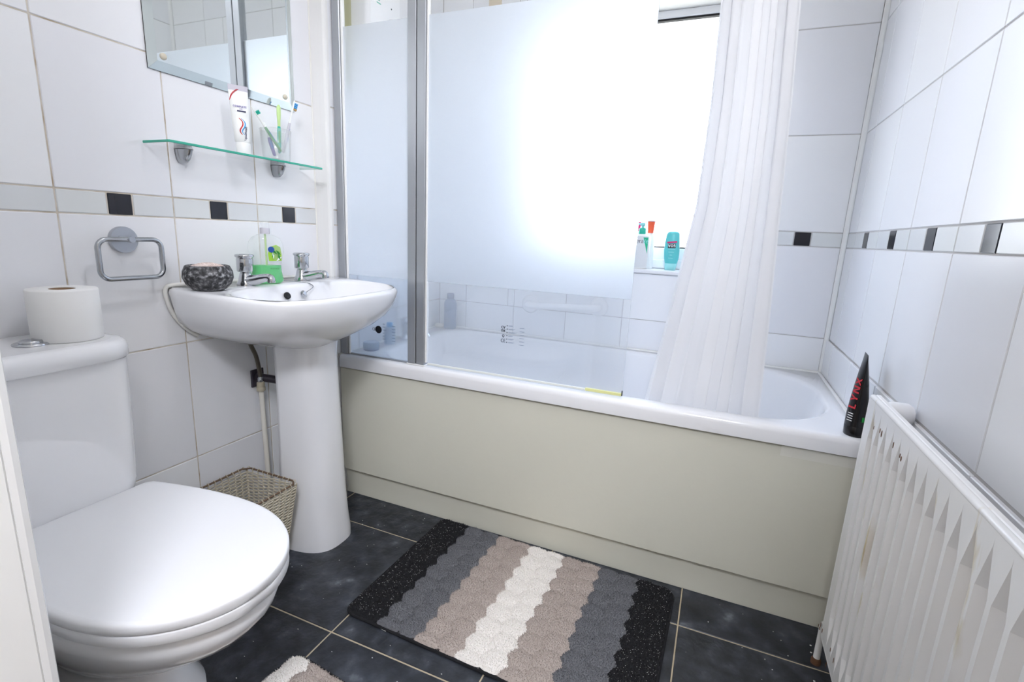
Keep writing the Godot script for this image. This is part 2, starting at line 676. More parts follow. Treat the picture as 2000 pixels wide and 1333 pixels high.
	part("plaster", box(Vector3(0.0, CEIL, 1.992), Vector3(2.3, CEIL + 0.1, 3.4)), M.ceiling_paint, hc)
	var hw := struct_node("wall_hall", "unseen landing walls outside the doorway, toned down to lessen bounce light")
	part("plaster", box(Vector3(0.0, 0, 3.28), Vector3(2.3, CEIL, 3.4)), M.hall_paint, hw)
	part("plaster", box(Vector3(-0.1, 0, 1.992), Vector3(0.0, CEIL, 3.4)), M.hall_paint, hw)
	part("plaster", box(Vector3(2.3, 0, 1.992), Vector3(2.4, CEIL, 3.4)), M.hall_paint, hw)
	part("plaster", box(Vector3(1.822, 0, 1.87), Vector3(2.3, CEIL, 1.99)), M.hall_paint, hw)

	# window
	var wi := struct_node("window_1", "white plastic window with black gasket lines")
	var fz0 := -0.20
	var fz1 := -0.135
	var fb := SILL_Y + 0.088
	var ft := HEAD_Y - 0.036
	var frame := st()
	cbox(frame, Vector3(WIN_L + 0.008, SILL_Y, fz0), Vector3(WIN_R - 0.008, fb, fz1), 0.003)
	cbox(frame, Vector3(WIN_L + 0.008, ft, fz0), Vector3(WIN_R - 0.008, HEAD_Y - 0.008, fz1), 0.003)
	cbox(frame, Vector3(WIN_L + 0.008, fb, fz0), Vector3(WIN_L + 0.075, ft, fz1), 0.003)
	cbox(frame, Vector3(WIN_R - 0.075, fb, fz0), Vector3(WIN_R - 0.008, ft, fz1), 0.003)
	part("window_frame", frame, M.plastic_white, wi)
	part("window_frame_bead", box(Vector3(WIN_L + 0.008, SILL_Y + 0.001, fz1), Vector3(WIN_R - 0.008, SILL_Y + 0.040, fz1 + 0.018), 0.004), M.plastic_white, wi)
	var gk := st()
	cbox(gk, Vector3(WIN_L + 0.075, fb, -0.160), Vector3(WIN_R - 0.075, fb + 0.005, -0.142))
	cbox(gk, Vector3(WIN_L + 0.075, ft - 0.007, -0.160), Vector3(WIN_R - 0.075, ft, -0.142))
	cbox(gk, Vector3(WIN_L + 0.075, fb, -0.160), Vector3(WIN_L + 0.080, ft, -0.142))
	cbox(gk, Vector3(WIN_R - 0.080, fb, -0.160), Vector3(WIN_R - 0.075, ft, -0.142))
	part("gasket", gk, M.gasket, wi)
	part("pane", box(Vector3(WIN_L + 0.075, fb + 0.001, -0.170), Vector3(WIN_R - 0.075, ft - 0.001, -0.164)), M.pane, wi)
	part("window_sill", box(Vector3(WIN_L - 0.01, SILL_Y - 0.016, -0.2), Vector3(WIN_R + 0.01, SILL_Y, 0.012), 0.003), M.plastic_white, wi)

func unseen_ceiling_lamp(label: String, at: Vector3, energy: float, tint: String, spread := 0.09) -> void:  # lamps out of view, placed and tuned for how they light the room
	var t := thing("unseen_ceiling_lamp", label, "lamp", at)
	part("lamp_base", lathed(at, [[0.07, 0.0], [0.07, -0.02], [0.06, -0.026]], 24, Vector3.UP), M.gloss_white, t)
	var k := spread / 0.09
	part("lamp_globe", lathed(at - Vector3(0, 0.026, 0), [[0.05 * k, 0.0], [0.085 * k, -0.02], [0.1 * k, -0.055], [0.09 * k, -0.095], [0.055 * k, -0.12], [0.01, -0.128]], 28), M.lamp_globe, t)
	var l := OmniLight3D.new()
	l.name = "lamp_light"
	l.light_color = Color(tint)
	l.light_energy = energy
	l.light_size = spread
	l.omni_range = 8.0
	l.omni_attenuation = 2.0
	l.shadow_enabled = true
	t.add_child(l)
	l.position = Vector3(0, -0.085, 0)

# ------------------------------------------------------------------ bath and what belongs to it
const RIM := 0.556

func build_bath() -> void:
	var t := thing("bathtub", "white acrylic bathtub under the window", "bathtub", Vector3(0.88, 0.16, 0.35))
	var o0 := Vector2(0.0625, 0.0025)
	var o1 := Vector2(1.6925, 0.715)
	var rings := []
	var orr := [0.012, 0.012, 0.004, 0.004]
	var shrink := func(k: float, y: float) -> PackedVector3Array:
		return rr_ring(o0 + Vector2(0, 0), o1 - Vector2(0, k), orr, y)
	rings.append(shrink.call(0.0, 0.510))
	rings.append(shrink.call(0.0, 0.540))
	rings.append(shrink.call(0.003, 0.5495))
	rings.append(shrink.call(0.008, 0.5545))
	rings.append(shrink.call(0.015, RIM))
	var i0 := Vector2(0.175, 0.060)
	var i1 := Vector2(1.640, 0.652)
	var irr := [0.235, 0.13, 0.13, 0.235]
	rings.append(rr_ring(i0 - Vector2(0.012, 0.012), i1 + Vector2(0.012, 0.012), irr, RIM))
	rings.append(rr_ring(i0 - Vector2(0.004, 0.004), i1 + Vector2(0.004, 0.004), irr, RIM - 0.003))
	rings.append(rr_ring(i0, i1, irr, RIM - 0.012))
	rings.append(rr_ring(i0 + Vector2(0.02, 0.012), i1 - Vector2(0.03, 0.012), irr, 0.44))
	rings.append(rr_ring(i0 + Vector2(0.04, 0.030), i1 - Vector2(0.14, 0.030), irr, 0.26))
	rings.append(rr_ring(i0 + Vector2(0.07, 0.055), i1 - Vector2(0.22, 0.055), [0.2, 0.13, 0.13, 0.2], 0.195))
	rings.append(rr_ring(i0 + Vector2(0.14, 0.11), i1 - Vector2(0.34, 0.11), [0.15, 0.1, 0.1, 0.15], 0.172))
	var s := st()
	loft(s, rings, false, true)
	part("tub", s, M.acrylic, t)
	part("plug_hole", lathed(Vector3(0.42, 0.172, 0.356), [[0.022, 0.0], [0.022, 0.002], [0.014, 0.001], [0.012, -0.003]], 20), M.chrome, t)
	# sealant between rim and walls
	var b := st()
	tube(b, PackedVector3Array([Vector3(BOX_X + 0.004, RIM - 0.001, 0.0078), Vector3(1.688, RIM - 0.001, 0.0078)]), 0.0072, 8)
	part("sealant", b, M.silicone, t)
	var b2 := st()
	tube(b2, PackedVector3Array([Vector3(1.6872, RIM - 0.001, 0.008), Vector3(1.6872, RIM - 0.001, 0.700)]), 0.0062, 8)
	part("sealant", b2, M.silicone, t)
	var b3 := st()
	tube(b3, PackedVector3Array([Vector3(BOX_X + 0.006, RIM - 0.003, 0.006), Vector3(BOX_X + 0.006, RIM - 0.003, 0.710)]), 0.005, 8)
	part("sealant", b3, M.sealant_old, t)

	var p := thing("bath_surround", "cream bath side panel above a set-back plinth", "bath panel", Vector3(0.88, 0, 0.69))
	part("panel", box(Vector3(0.064, 0.104, 0.690), Vector3(1.6925, 0.5055, 0.7045), 0.002), M.cream_panel, p)
	part("plinth", box(Vector3(0.064, 0.0, 0.672), Vector3(1.6925, 0.112, 0.6885), 0.001), M.cream_panel, p)
	var tp := st()
	var n := 12
	for i in n:
		var xa := lerpf(1.507, 1.690, float(i) / n)
		var xb := lerpf(1.507, 1.690, float(i + 1) / n)
		var za := 0.7050 + 0.0018 * pow(sin(i * 0.55), 2.0)
		var zb := 0.7050 + 0.0018 * pow(sin((i + 1) * 0.55), 2.0)
		quad(tp, Vector3(xa, 0.477, 0.7050), Vector3(xb, 0.477 + 0.0004, 0.7050), Vector3(xb, 0.5055, zb), Vector3(xa, 0.5055, za))
	part("tape", tp, M.tape, p, "pale strip of tape stuck along the panel top")

	# grab handle on the window wall
	var g := thing("grab_rail", "white grab rail on the tiles under the window", "grab rail", Vector3(0.69, 0.70, 0.0))
	var gy := 0.712
	part("rail", tubed(smooth_path([Vector3(0.535, gy - 0.008, 0.012), Vector3(0.537, gy - 0.008, 0.045), Vector3(0.56, gy - 0.007, 0.058), Vector3(0.70, gy, 0.058), Vector3(0.82, gy + 0.006, 0.058), Vector3(0.843, gy + 0.007, 0.045), Vector3(0.845, gy + 0.007, 0.012)], 6), 0.0145, 14), M.plastic_white, g)
	for x in [0.535, 0.845]:
		part("flange", lathed(Vector3(x, gy + (x - 0.69) * 0.05, 0.0), [[0.040, 0.001], [0.040, 0.008], [0.034, 0.014], [0.02, 0.017]], 28, Vector3(0, 0, 1)), M.plastic_white, g)

	# bath tap at the boxed-out end
	var tap := thing("bath_tap", "chrome bath tap on the tub rim at the boxed-out end", "tap", Vector3(0.115, RIM, 0.36))
	part("body", lathed(Vector3(0.115, RIM, 0.36), [[0.026, 0.0], [0.026, 0.006], [0.019, 0.012], [0.018, 0.05], [0.022, 0.055], [0.022, 0.085], [0.015, 0.092]], 22), M.chrome, tap)
	part("spout", tubed(smooth_path([Vector3(0.118, RIM + 0.035, 0.36), Vector3(0.16, RIM + 0.042, 0.36), Vector3(0.205, RIM + 0.036, 0.36), Vector3(0.222, RIM + 0.018, 0.36)], 6), 0.012, 12), M.chrome, tap)

const GZ := 0.685       # plane of the shower screen's glass

func build_screen() -> void:
	var top := 1.955
	var t := thing("shower_screen", "frosted glass shower screen in an aluminium frame standing on the bath rim", "shower screen", Vector3(0.57, RIM, GZ))
	var ch := st()
	cbox(ch, Vector3(0.0632, RIM + 0.001, GZ - 0.013), Vector3(0.094, top, GZ + 0.013), 0.002)
	part("wall_channel", ch, M.aluminium, t)
	part("wall_channel_lip", box(Vector3(0.094, RIM + 0.001, GZ - 0.007), Vector3(0.1015, top, GZ + 0.009), 0.002), M.gloss_white, t)
	for q in [[0.3520, 0.3828], [0.3862, 0.4165]]:
		part("post", box(Vector3(q[0], RIM + 0.004, GZ - 0.014), Vector3(q[1], top, GZ + 0.014), 0.0015), M.aluminium, t)
	part("gasket", box(Vector3(0.3828, RIM + 0.006, GZ - 0.012), Vector3(0.3862, top, GZ + 0.006)), M.gasket, t)
	part("post_lip", box(Vector3(0.4165, RIM + 0.012, GZ - 0.006), Vector3(0.4225, top, GZ + 0.008), 0.0015), M.gloss_white, t)
	part("post_foot", box(Vector3(0.349, RIM, GZ - 0.016), Vector3(0.4195, RIM + 0.005, GZ + 0.017), 0.001), M.gloss_white, t)
	part("bottom_rail", box(Vector3(0.094, RIM + 0.0005, GZ - 0.006), Vector3(0.352, RIM + 0.006, GZ + 0.006), 0.001), M.aluminium, t)
	var fy0 := 0.845
	var fy1 := 1.631
	for q in [[0.100, 0.352, RIM + 0.006], [0.4215, 1.0855, RIM + 0.0125]]:
		# the lower part is clouded with limescale, the upper part is clear
		part("glass", box(Vector3(q[0], q[2], GZ - 0.0025), Vector3(q[1], fy1, GZ + 0.0025)), M.screen_glass if q[0] > 0.2 else M.screen_glass_side, t, "water-marked clear glass")
		part("glass", box(Vector3(q[0], fy1, GZ - 0.0025), Vector3(q[1], top - 0.002, GZ + 0.0025)), M.screen_glass_top, t)
		part("frosted_film", box(Vector3(q[0], fy0, GZ + 0.0028), Vector3(q[1], fy1, GZ + 0.0036)), M.film, t, "white frosted privacy band")
		if q[0] < 0.2:
			part("frosted_film", box(Vector3(q[0], q[2], GZ + 0.0028), Vector3(q[1], fy0, GZ + 0.0036)), M.film_wet, t, "lower part of the frosted side pane")
	part("door_seal", box(Vector3(0.424, RIM + 0.0045, GZ - 0.004), Vector3(0.975, RIM + 0.0120, GZ + 0.004), 0.0015), M.seal_pale, t)
	part("door_seal", box(Vector3(0.975, RIM + 0.0045, GZ - 0.004), Vector3(1.0835, RIM + 0.0140, GZ + 0.004), 0.0015), M.seal_yellow, t, "yellowed end of the plastic seal")
	part("seal_end", box(Vector3(1.0835, RIM + 0.006, GZ - 0.004), Vector3(1.0855, RIM + 0.021, GZ + 0.004)), M.gasket, t)
	# approval print, read from the bath side and upside down
	var flip := func(at: Vector3, k := 1.0) -> Transform3D:
		return Transform3D(Basis(Vector3(k, 0, 0), Vector3(0, -k, 0), Vector3(0, 0, 1)), at)
	var pz := GZ + 0.0038
	for half in 2:
		var o: Vector3 = at_z(996, 652, GZ) if half == 0 else at_z(738, 645, GZ)
		var sc := 1.0 if half == 0 else 0.95
		var c := Vector3(o.x, o.y, pz)
		if half == 0:
			lettering("print_letters", "UK", 0.0085, flip.call(c + Vector3(-0.022, 0.008, 0)), M.print, t, "Droid Sans", true)
			lettering("print_letters", "CA", 0.0085, flip.call(c + Vector3(-0.022, 0.0185, 0)), M.print, t, "Droid Sans", true)
			var pin := st()
			tube(pin, ring_at(c + Vector3(-0.021, -0.0085, 0), Vector3(0.0032, 0, 0), Vector3(0, 0.0032, 0), 14), 0.0008, 5, false, true)
			tri(pin, c + Vector3(-0.0225, -0.0122, 0.0004), c + Vector3(-0.021, -0.0155, 0.0004), c + Vector3(-0.0195, -0.0122, 0.0004))
			part("print_pin", pin, M.print, t)
		else:
			var disc := st()
			lathe(disc, c + Vector3(0.006, 0.003, 0), [[0.0135, 0.0], [0.0135, 0.0003]], 20, Vector3(0, 0, 1))
			part("print_disc", disc, M.print, t)
		lettering("print_letters", "CE", 0.011 * sc, flip.call(c + Vector3(-0.021, -0.0235, 0) if half == 0 else c + Vector3(-0.013, 0.003, 0)), M.print, t)
		var rows := st()
		var dots := st()
		for i in 6:
			var y := c.y + 0.0245 - i * 0.0106
			if half == 0:
				lathe(dots, Vector3(c.x - 0.0085, y, pz), [[0.0016, 0.0], [0.0016, 0.0003]], 10, Vector3(0, 0, 1))
			var x0 := c.x - 0.004 if half == 0 else c.x + 0.024
			var w: float = [0.016, 0.022, 0.028, 0.016, 0.019, 0.021][i] * (1.0 if half == 0 else 0.6)
			cbox(rows, Vector3(x0, y + 0.0006, pz), Vector3(x0 + w, y + 0.0014, pz + 0.0003))
			cbox(rows, Vector3(x0, y - 0.0014, pz), Vector3(x0 + w * 0.8, y - 0.0006, pz + 0.0003))
			cbox(rows, Vector3(x0 + 0.038, y - 0.004, pz), Vector3(x0 + 0.053, y - 0.0028, pz + 0.0003))
		stuff(part("print_lines", rows, M.print_grey, t))
		if half == 0:
			stuff(part("print_dots", dots, M.print, t))

func build_curtain() -> void:
	var t := thing("shower_curtain", "sheer white shower curtain gathered at the bath's foot end", "curtain", Vector3(1.31, 0.47, 0.6))
	var xl := [[0.46, 1.128], [0.53, 1.140], [0.775, 1.177], [1.11, 1.2227], [1.37, 1.2290], [1.61, 1.2240], [2.02, 1.235]]
	var xr := [[0.46, 1.456], [0.53, 1.454], [0.775, 1.445], [1.11, 1.4284], [1.37, 1.4164], [1.61, 1.4018], [2.02, 1.385]]
	var pick := func(a: Array, y: float) -> float:
		for i in a.size() - 1:
			if y <= a[i + 1][0]:
				return lerpf(a[i][1], a[i + 1][1], (y - a[i][0]) / (a[i + 1][0] - a[i][0]))
		return a[-1][1]
	var nu := 260
	var nv := 60
	var grid := []
	var noise := FastNoiseLite.new()
	noise.seed = 5
	noise.frequency = 1.0
	for v in nv + 1:
		var y := lerpf(0.465, 2.002, float(v) / nv)
		var row := PackedVector3Array()
		for u in nu + 1:
			var sx := float(u) / nu
			var w := sx + 0.03 * sin(sx * 9.0 + 0.5) + 0.012 * noise.get_noise_2d(sx * 2.0, y * 0.7)
			var amp := lerpf(0.016, 0.026, clampf((y - 0.5) / 1.4, 0, 1)) * (0.65 + 0.35 * sin(sx * 7.3 + 0.8))
			var ph := TAU * 4.2 * w
			var x: float = lerpf(pick.call(xl, y), pick.call(xr, y), sx) + 0.0045 * sin(ph * 2.0 + 0.6) * smoothstep(0.0, 0.06, sx) * smoothstep(1.0, 0.94, sx)
			row.append(Vector3(x, y, 0.597 + amp * sin(ph) + 0.004 * noise.get_noise_2d(sx * 4.0, y * 1.2)))
		grid.append(row)
	var s := st()
	for v in nv:
		for u in nu:
			quad(s, grid[v][u], grid[v][u + 1], grid[v + 1][u + 1], grid[v + 1][u])
	part("fabric", s, M.curtain, t)
	for i in 8:
		var x := lerpf(1.245, 1.375, i / 7.0)
		part("curtain_ring", tubed(ring_at(Vector3(x, 2.013, 0.597), Vector3(0, 0.021, 0), Vector3(0, 0, 0.021), 18), 0.0022, 6, false, true), M.plastic_white, t)
	var r := thing("curtain_rail", "white curtain rail between the bath's end walls", "curtain rail", Vector3(0.88, 2.02, 0.597))
	part("rail", tubed([Vector3(0.064, 2.02, 0.597), Vector3(1.698, 2.02, 0.597)], 0.011, 14), M.gloss_white, r)
	for x in [0.0605, 1.6995]:
		part("socket", lathed(Vector3(x, 2.02, 0.597), [[0.028, 0.0], [0.028, 0.008], [0.016, 0.022]], 20, Vector3(1.0 if x < 0.5 else -1.0, 0, 0)), M.gloss_white, r)

func build_shower_unit() -> void:
	var t := thing("electric_shower", "white electric shower box on the boxed-out wall", "shower unit", Vector3(BOX_X, 1.66, 0.51))
	var zs := Vector2(0.415, 0.605)
	var shape := func(k: float, x: float) -> PackedVector3Array:
		var r := PackedVector3Array()
		var lo := Vector2(zs.x + k, 1.640 + k)
		var hi := Vector2(zs.y - k, 1.975 - k)
		for q in rr_ring(lo, hi, [0.02, 0.02, 0.085, 0.02], 0.0, 4, 10):
			r.append(Vector3(x, q.z, q.x))
		return r
	var s := st()
	loft(s, [shape.call(0.0, BOX_X), shape.call(0.0, BOX_X + 0.055), shape.call(0.004, BOX_X + 0.068), shape.call(0.014, BOX_X + 0.075)])
	part("case", s, M.plastic_white, t)
	part("knob", lathed(Vector3(BOX_X + 0.074, 1.70, 0.475), [[0.026, 0.0], [0.024, 0.012], [0.019, 0.018]], 24, Vector3(1, 0, 0)), M.plastic_white, t)
	var mk := st()
	for i in 4:
		cbox(mk, Vector3(BOX_X + 0.0748, 1.775 - i * 0.009, 0.555 - i * 0.006), Vector3(BOX_X + 0.0756, 1.778 - i * 0.009, 0.580 - i * 0.007))
	part("green_marking", mk, M.teal, t)
	part("indicator", lathed(Vector3(BOX_X + 0.0745, 1.757, 0.478), [[0.003, 0.0], [0.002, 0.002]], 12, Vector3(1, 0, 0)), M.print, t)

# ------------------------------------------------------------------ sanitary ware
func build_basin() -> void:
	var z0 := 0.984
	var zp := 0.957
	var hw := 0.281
	var d := 0.398
	var c := Vector2(0.20, z0)
	var t := thing("pedestal_washbasin", "white porcelain washbasin on a full pedestal", "washbasin", Vector3(0.2, 0, z0))
	var dshape := func(h: float, dd: float, n: float) -> Callable:
		return func(q: Vector2) -> bool: return q.x >= 0.003 and (q.x >= 0.064 or q.y >= 0.731) and pow(absf(q.y - z0) / h, n) + pow(maxf(q.x, 0.0) / dd, n) <= 1.0
	var rings := []
	for r in [[0.662, 0.100, 0.250, 2.6], [0.679, 0.150, 0.285, 2.8], [0.697, 0.195, 0.318, 3.0], [0.718, 0.232, 0.348, 3.3], [0.744, 0.256, 0.374, 3.7], [0.774, 0.272, 0.390, 4.0]]:
		rings.append(ring_inside(c, r[0], dshape.call(r[1], r[2], r[3])))
	var near_top := func(dy: float) -> Callable:
		return func(q: Vector2) -> float: return 0.838 - 0.032 * q.x + dy
	rings.append(ring_inside(c, near_top.call(-0.028), dshape.call(hw - 0.003, d - 0.003, 4.2)))
	rings.append(ring_inside(c, near_top.call(-0.012), dshape.call(hw, d, 4.2)))
	rings.append(ring_inside(c, near_top.call(-0.004), dshape.call(hw - 0.002, d - 0.002, 4.2)))
	rings.append(ring_inside(c, near_top.call(0.0), dshape.call(hw - 0.008, d - 0.008, 4.2)))
	var bowl := func(k: float, kx: float) -> Callable:
		return func(q: Vector2) -> bool: return pow(absf(q.y - z0) / (0.256 * k), 3.4) + pow(absf(q.x - 0.256) / (0.126 * kx), 3.0) <= 1.0
	var cb := Vector2(0.254, z0)
	rings.append(ring_inside(cb, near_top.call(0.0), bowl.call(1.0, 1.0)))
	rings.append(ring_inside(cb, near_top.call(-0.003), bowl.call(0.985, 0.97)))
	rings.append(ring_inside(cb, near_top.call(-0.012), bowl.call(0.97, 0.94)))
	rings.append(ring_inside(cb, near_top.call(-0.055), bowl.call(0.90, 0.86)))
	rings.append(ring_inside(cb, 0.745, bowl.call(0.74, 0.74)))
	rings.append(ring_inside(cb, 0.715, bowl.call(0.50, 0.52)))
	rings.append(ring_inside(cb, 0.705, bowl.call(0.16, 0.24)))
	var s := st()
	loft(s, rings, true, true)
	part("basin", s, M.porcelain, t)
	# pedestal
	var pr := []
	for r in [[0.0, 0.101, 0.275], [0.03, 0.101, 0.274], [0.08, 0.099, 0.267], [0.18, 0.094, 0.260], [0.32, 0.090, 0.256], [0.50, 0.088, 0.248], [0.62, 0.089, 0.243], [0.676, 0.093, 0.246]]:
		var h: float = r[1]
		var dd: float = r[2]
		pr.append(ring_inside(Vector2(0.17, zp), r[0], func(q: Vector2) -> bool: return q.x >= 0.12 and pow(absf(q.y - zp) / h, 2.9) + pow(maxf(q.x - 0.10, 0.0) / (dd - 0.10), 2.9) <= 1.0, 64))
	var ps := st()
	loft(ps, pr, true, false)
	part("pedestal", ps, M.porcelain, t)
	# sealant at the wall
	var sl := []
	for q in [Vector2(1.19, 0.700), Vector2(1.213, 0.718), Vector2(1.238, 0.746), Vector2(1.254, 0.776), Vector2(1.264, 0.812), Vector2(1.264, 0.832), Vector2(1.252, 0.841), Vector2(1.21, 0.8415)]:
		sl.append(Vector3(0.0062, q.y, q.x))
	part("sealant", tubed(smooth_path(sl, 5), 0.0055, 8), M.sealant_old, t)
	part("sealant", tubed([Vector3(0.0055, 0.840, 1.21), Vector3(0.0055, 0.840, 0.74)], 0.0045, 8), M.sealant_old, t)
	# overflow, plug and chain
	var ov := at_x(561, 578, 0.1475)
	part("overflow", lathed(ov, [[0.0085, 0.004], [0.0105, 0.003], [0.0105, -0.002]], 20, Vector3(0.9, 0.44, 0), true, false), M.gasket, t)
	var pl := at_x(592, 575, 0.150)
	part("plug_stay", lathed(pl, [[0.004, -0.004], [0.010, 0.0], [0.011, 0.004], [0.006, 0.009]], 16, Vector3(0.9, 0.44, 0)), M.chrome_dull, t)
	var links := st()
	var path := smooth_path([Vector3(0.060, 0.8395, 0.955), Vector3(0.085, 0.8375, 0.94), Vector3(0.112, 0.836, 0.925), Vector3(0.134, 0.833, 0.912), Vector3(0.146, 0.822, 0.905), pl + Vector3(0.006, 0.006, -0.008), pl + Vector3(0.008, -0.002, -0.004)], 9)
	for i in path.size():
		lathe(links, path[i] - Vector3(0, 0.0016, 0), [[0.0004, 0.0], [0.0017, 0.0008], [0.0017, 0.0024], [0.0004, 0.0032]], 6)
	var chain := part("plug_chain", links, M.chrome_dull, t)
	stuff(chain)
	part("chain_eyelet", lathed(Vector3(0.060, 0.835, 0.957), [[0.008, 0.0], [0.007, 0.005], [0.004, 0.008]], 14), M.chrome_dull, t)
	# taps
	for z in [1.086, 0.880]:
		var b := Vector3(0.078, 0.8350, z)
		var body := st()
		lathe(body, b, [[0.024, 0.0], [0.024, 0.006], [0.020, 0.014], [0.017, 0.026], [0.015, 0.034]], 24)
		var sp := [b + Vector3(0.0, 0.012, 0), b + Vector3(0.03, 0.017, -0.004), b + Vector3(0.058, 0.024, -0.008), b + Vector3(0.076, 0.027, -0.010), b + Vector3(0.084, 0.023, -0.011), b + Vector3(0.085, 0.013, -0.011)]
		var pth := smooth_path(sp, 5)
		var rad := []
		for i in pth.size():
			rad.append(lerpf(0.0175, 0.0105, clampf(i / 13.0, 0, 1)))
		tube(body, pth, rad, 14)
		var tap := part("tap", body, M.chrome, t, "chrome pillar tap")
		part("tap_collar", lathed(b + Vector3(0, 0.034, 0), [[0.0135, 0.0], [0.0135, 0.006]], 20), M.chrome_dull, tap)
		part("tap_handle", lathed(b + Vector3(0, 0.039, 0), [[0.020, 0.0], [0.0215, 0.003], [0.0215, 0.034], [0.0205, 0.038], [0.0245, 0.041], [0.0245, 0.046], [0.02, 0.0485]], 28), M.chrome, tap)

func build_toilet() -> void:
	var zc := 1.589
	var t := thing("toilet", "white close-coupled toilet with its lid closed", "toilet", Vector3(0.3, 0, zc))
	# plan of lid and seat: nose end rounded, hinge end straight
	var plan := func(k: float, x0: float, x1: float, hw: float) -> Callable:
		return func(q: Vector2) -> bool:
			if q.x < x0 + k or q.x > x1 - k:
				return false
			var f := (q.x - x0) / (x1 - x0)
			var w: float
			if f < 0.50:
				w = lerpf(0.790, 1.0, sin(f / 0.50 * PI / 2))
			else:
				var g := (f - 0.50) / 0.50
				w = pow(maxf(0.0, 1.0 - pow(g, 2.25)), 1.0 / 2.0)
			return absf(q.y - zc) <= hw * w - k
	var c := Vector2(0.43, zc)
	var slab := func(y0: float, y1: float, inset: float, x0: float, x1: float, hw: float, soft: float) -> SurfaceTool:
		var s := st()
		var rs := []
		for q in [[y0, inset + soft * 0.6], [y0 + soft * 0.4, inset], [y1 - soft, inset], [y1 - soft * 0.4, inset + soft * 0.25], [y1 - soft * 0.08, inset + soft * 0.8], [y1, inset + soft * 1.6]]:
			rs.append(ring_inside(c, q[0], plan.call(q[1], x0, x1, hw), 120))
		loft(s, rs, true, true)
		return s
	part("lid", slab.call(0.4135, 0.4330, 0.0, 0.176, 0.672, 0.177, 0.006), M.seat_plastic, t)
	part("seat", slab.call(0.3925, 0.4118, 0.0025, 0.180, 0.672, 0.177, 0.003), M.seat_plastic, t)
	for z in [zc - 0.075, zc + 0.075]:
		part("hinge", lathed(Vector3(0.182, 0.416, z - 0.02), [[0.011, 0.0], [0.011, 0.04]], 14, Vector3(0, 0, 1)), M.plastic_white, t)
	var bs := st()
	var br := []
	for r in [[0.0, 0.12, 0.436, 0.114], [0.02, 0.12, 0.434, 0.113], [0.05, 0.12, 0.440, 0.108], [0.10, 0.12, 0.400, 0.092], [0.15, 0.12, 0.395, 0.090], [0.185, 0.12, 0.420, 0.098], [0.225, 0.11, 0.490, 0.120], [0.265, 0.08, 0.560, 0.140], [0.310, 0.05, 0.622, 0.158], [0.345, 0.03, 0.652, 0.168], [0.366, 0.03, 0.660, 0.171], [0.377, 0.03, 0.655, 0.168], [0.383, 0.035, 0.640, 0.158], [0.3865, 0.05, 0.610, 0.140]]:
		br.append(ring_inside(Vector2(0.26, zc), r[0], plan.call(0.0, r[1], r[2], r[3]), 96))
	loft(bs, br, true, true)
	part("pan", bs, M.porcelain, t)
	# cistern
	var cs := st()
	var crs := []
	var z_a := zc - 0.146
	var z_b := zc + 0.165
	for r in [[0.395, 0.035], [0.415, 0.022], [0.45, 0.016], [0.60, 0.012], [0.722, 0.010]]:
		var k: float = r[1]
		crs.append(rr_ring(Vector2(0.003, z_a + k), Vector2(0.195 - k * 0.8, z_b - k), [0.045, 0.004, 0.004, 0.045], r[0], 6, 8))
	loft(cs, crs, true, true)
	part("cistern", cs, M.porcelain, t)
	var ls := st()
	var lrs := []
	for r in [[0.7235, 0.003], [0.7260, 0.0], [0.7440, 0.0], [0.7530, 0.002], [0.7580, 0.0055], [0.7608, 0.012], [0.7620, 0.022]]:
		var k: float = r[1]
		lrs.append(rr_ring(Vector2(0.002, z_a + k), Vector2(0.199 - k, z_b - k), [0.072 - k * 0.4, 0.03, 0.03, 0.072 - k * 0.4], r[0], 6, 10))
	loft(ls, lrs, true, true)
	part("cistern_lid", ls, M.porcelain, t)
	var bc := Vector3(0.105, 0.7622, 1.588)
	var bt := part("flush_plate", lathed(bc, [[0.0275, 0.0], [0.0275, 0.0025], [0.024, 0.0045]], 32), M.chrome, t)
	part("flush_button", lathed(bc + Vector3(0, 0.0045, 0), [[0.018, 0.0], [0.018, 0.003], [0.016, 0.0045]], 28), M.chrome, bt)

	var r := thing("toilet_roll", "white toilet roll standing on the cistern lid", "toilet roll", Vector3(0.095, 0.7622, 1.522))
	var b := Vector3(0.095, 0.7622, 1.522)
	var s := st()
	lathe(s, b, [[0.021, 0.0005], [0.055, 0.0], [0.0565, 0.002], [0.0567, 0.05], [0.0565, 0.100], [0.055, 0.102], [0.021, 0.1015]], 48, Vector3.UP, false, false)
	part("paper", s, M.paper, r)
	part("core", lathed(b, [[0.0212, 0.0005], [0.0212, 0.1012], [0.0202, 0.1012], [0.0202, 0.0005]], 28, Vector3.UP, false, false), M.cardboard, r)

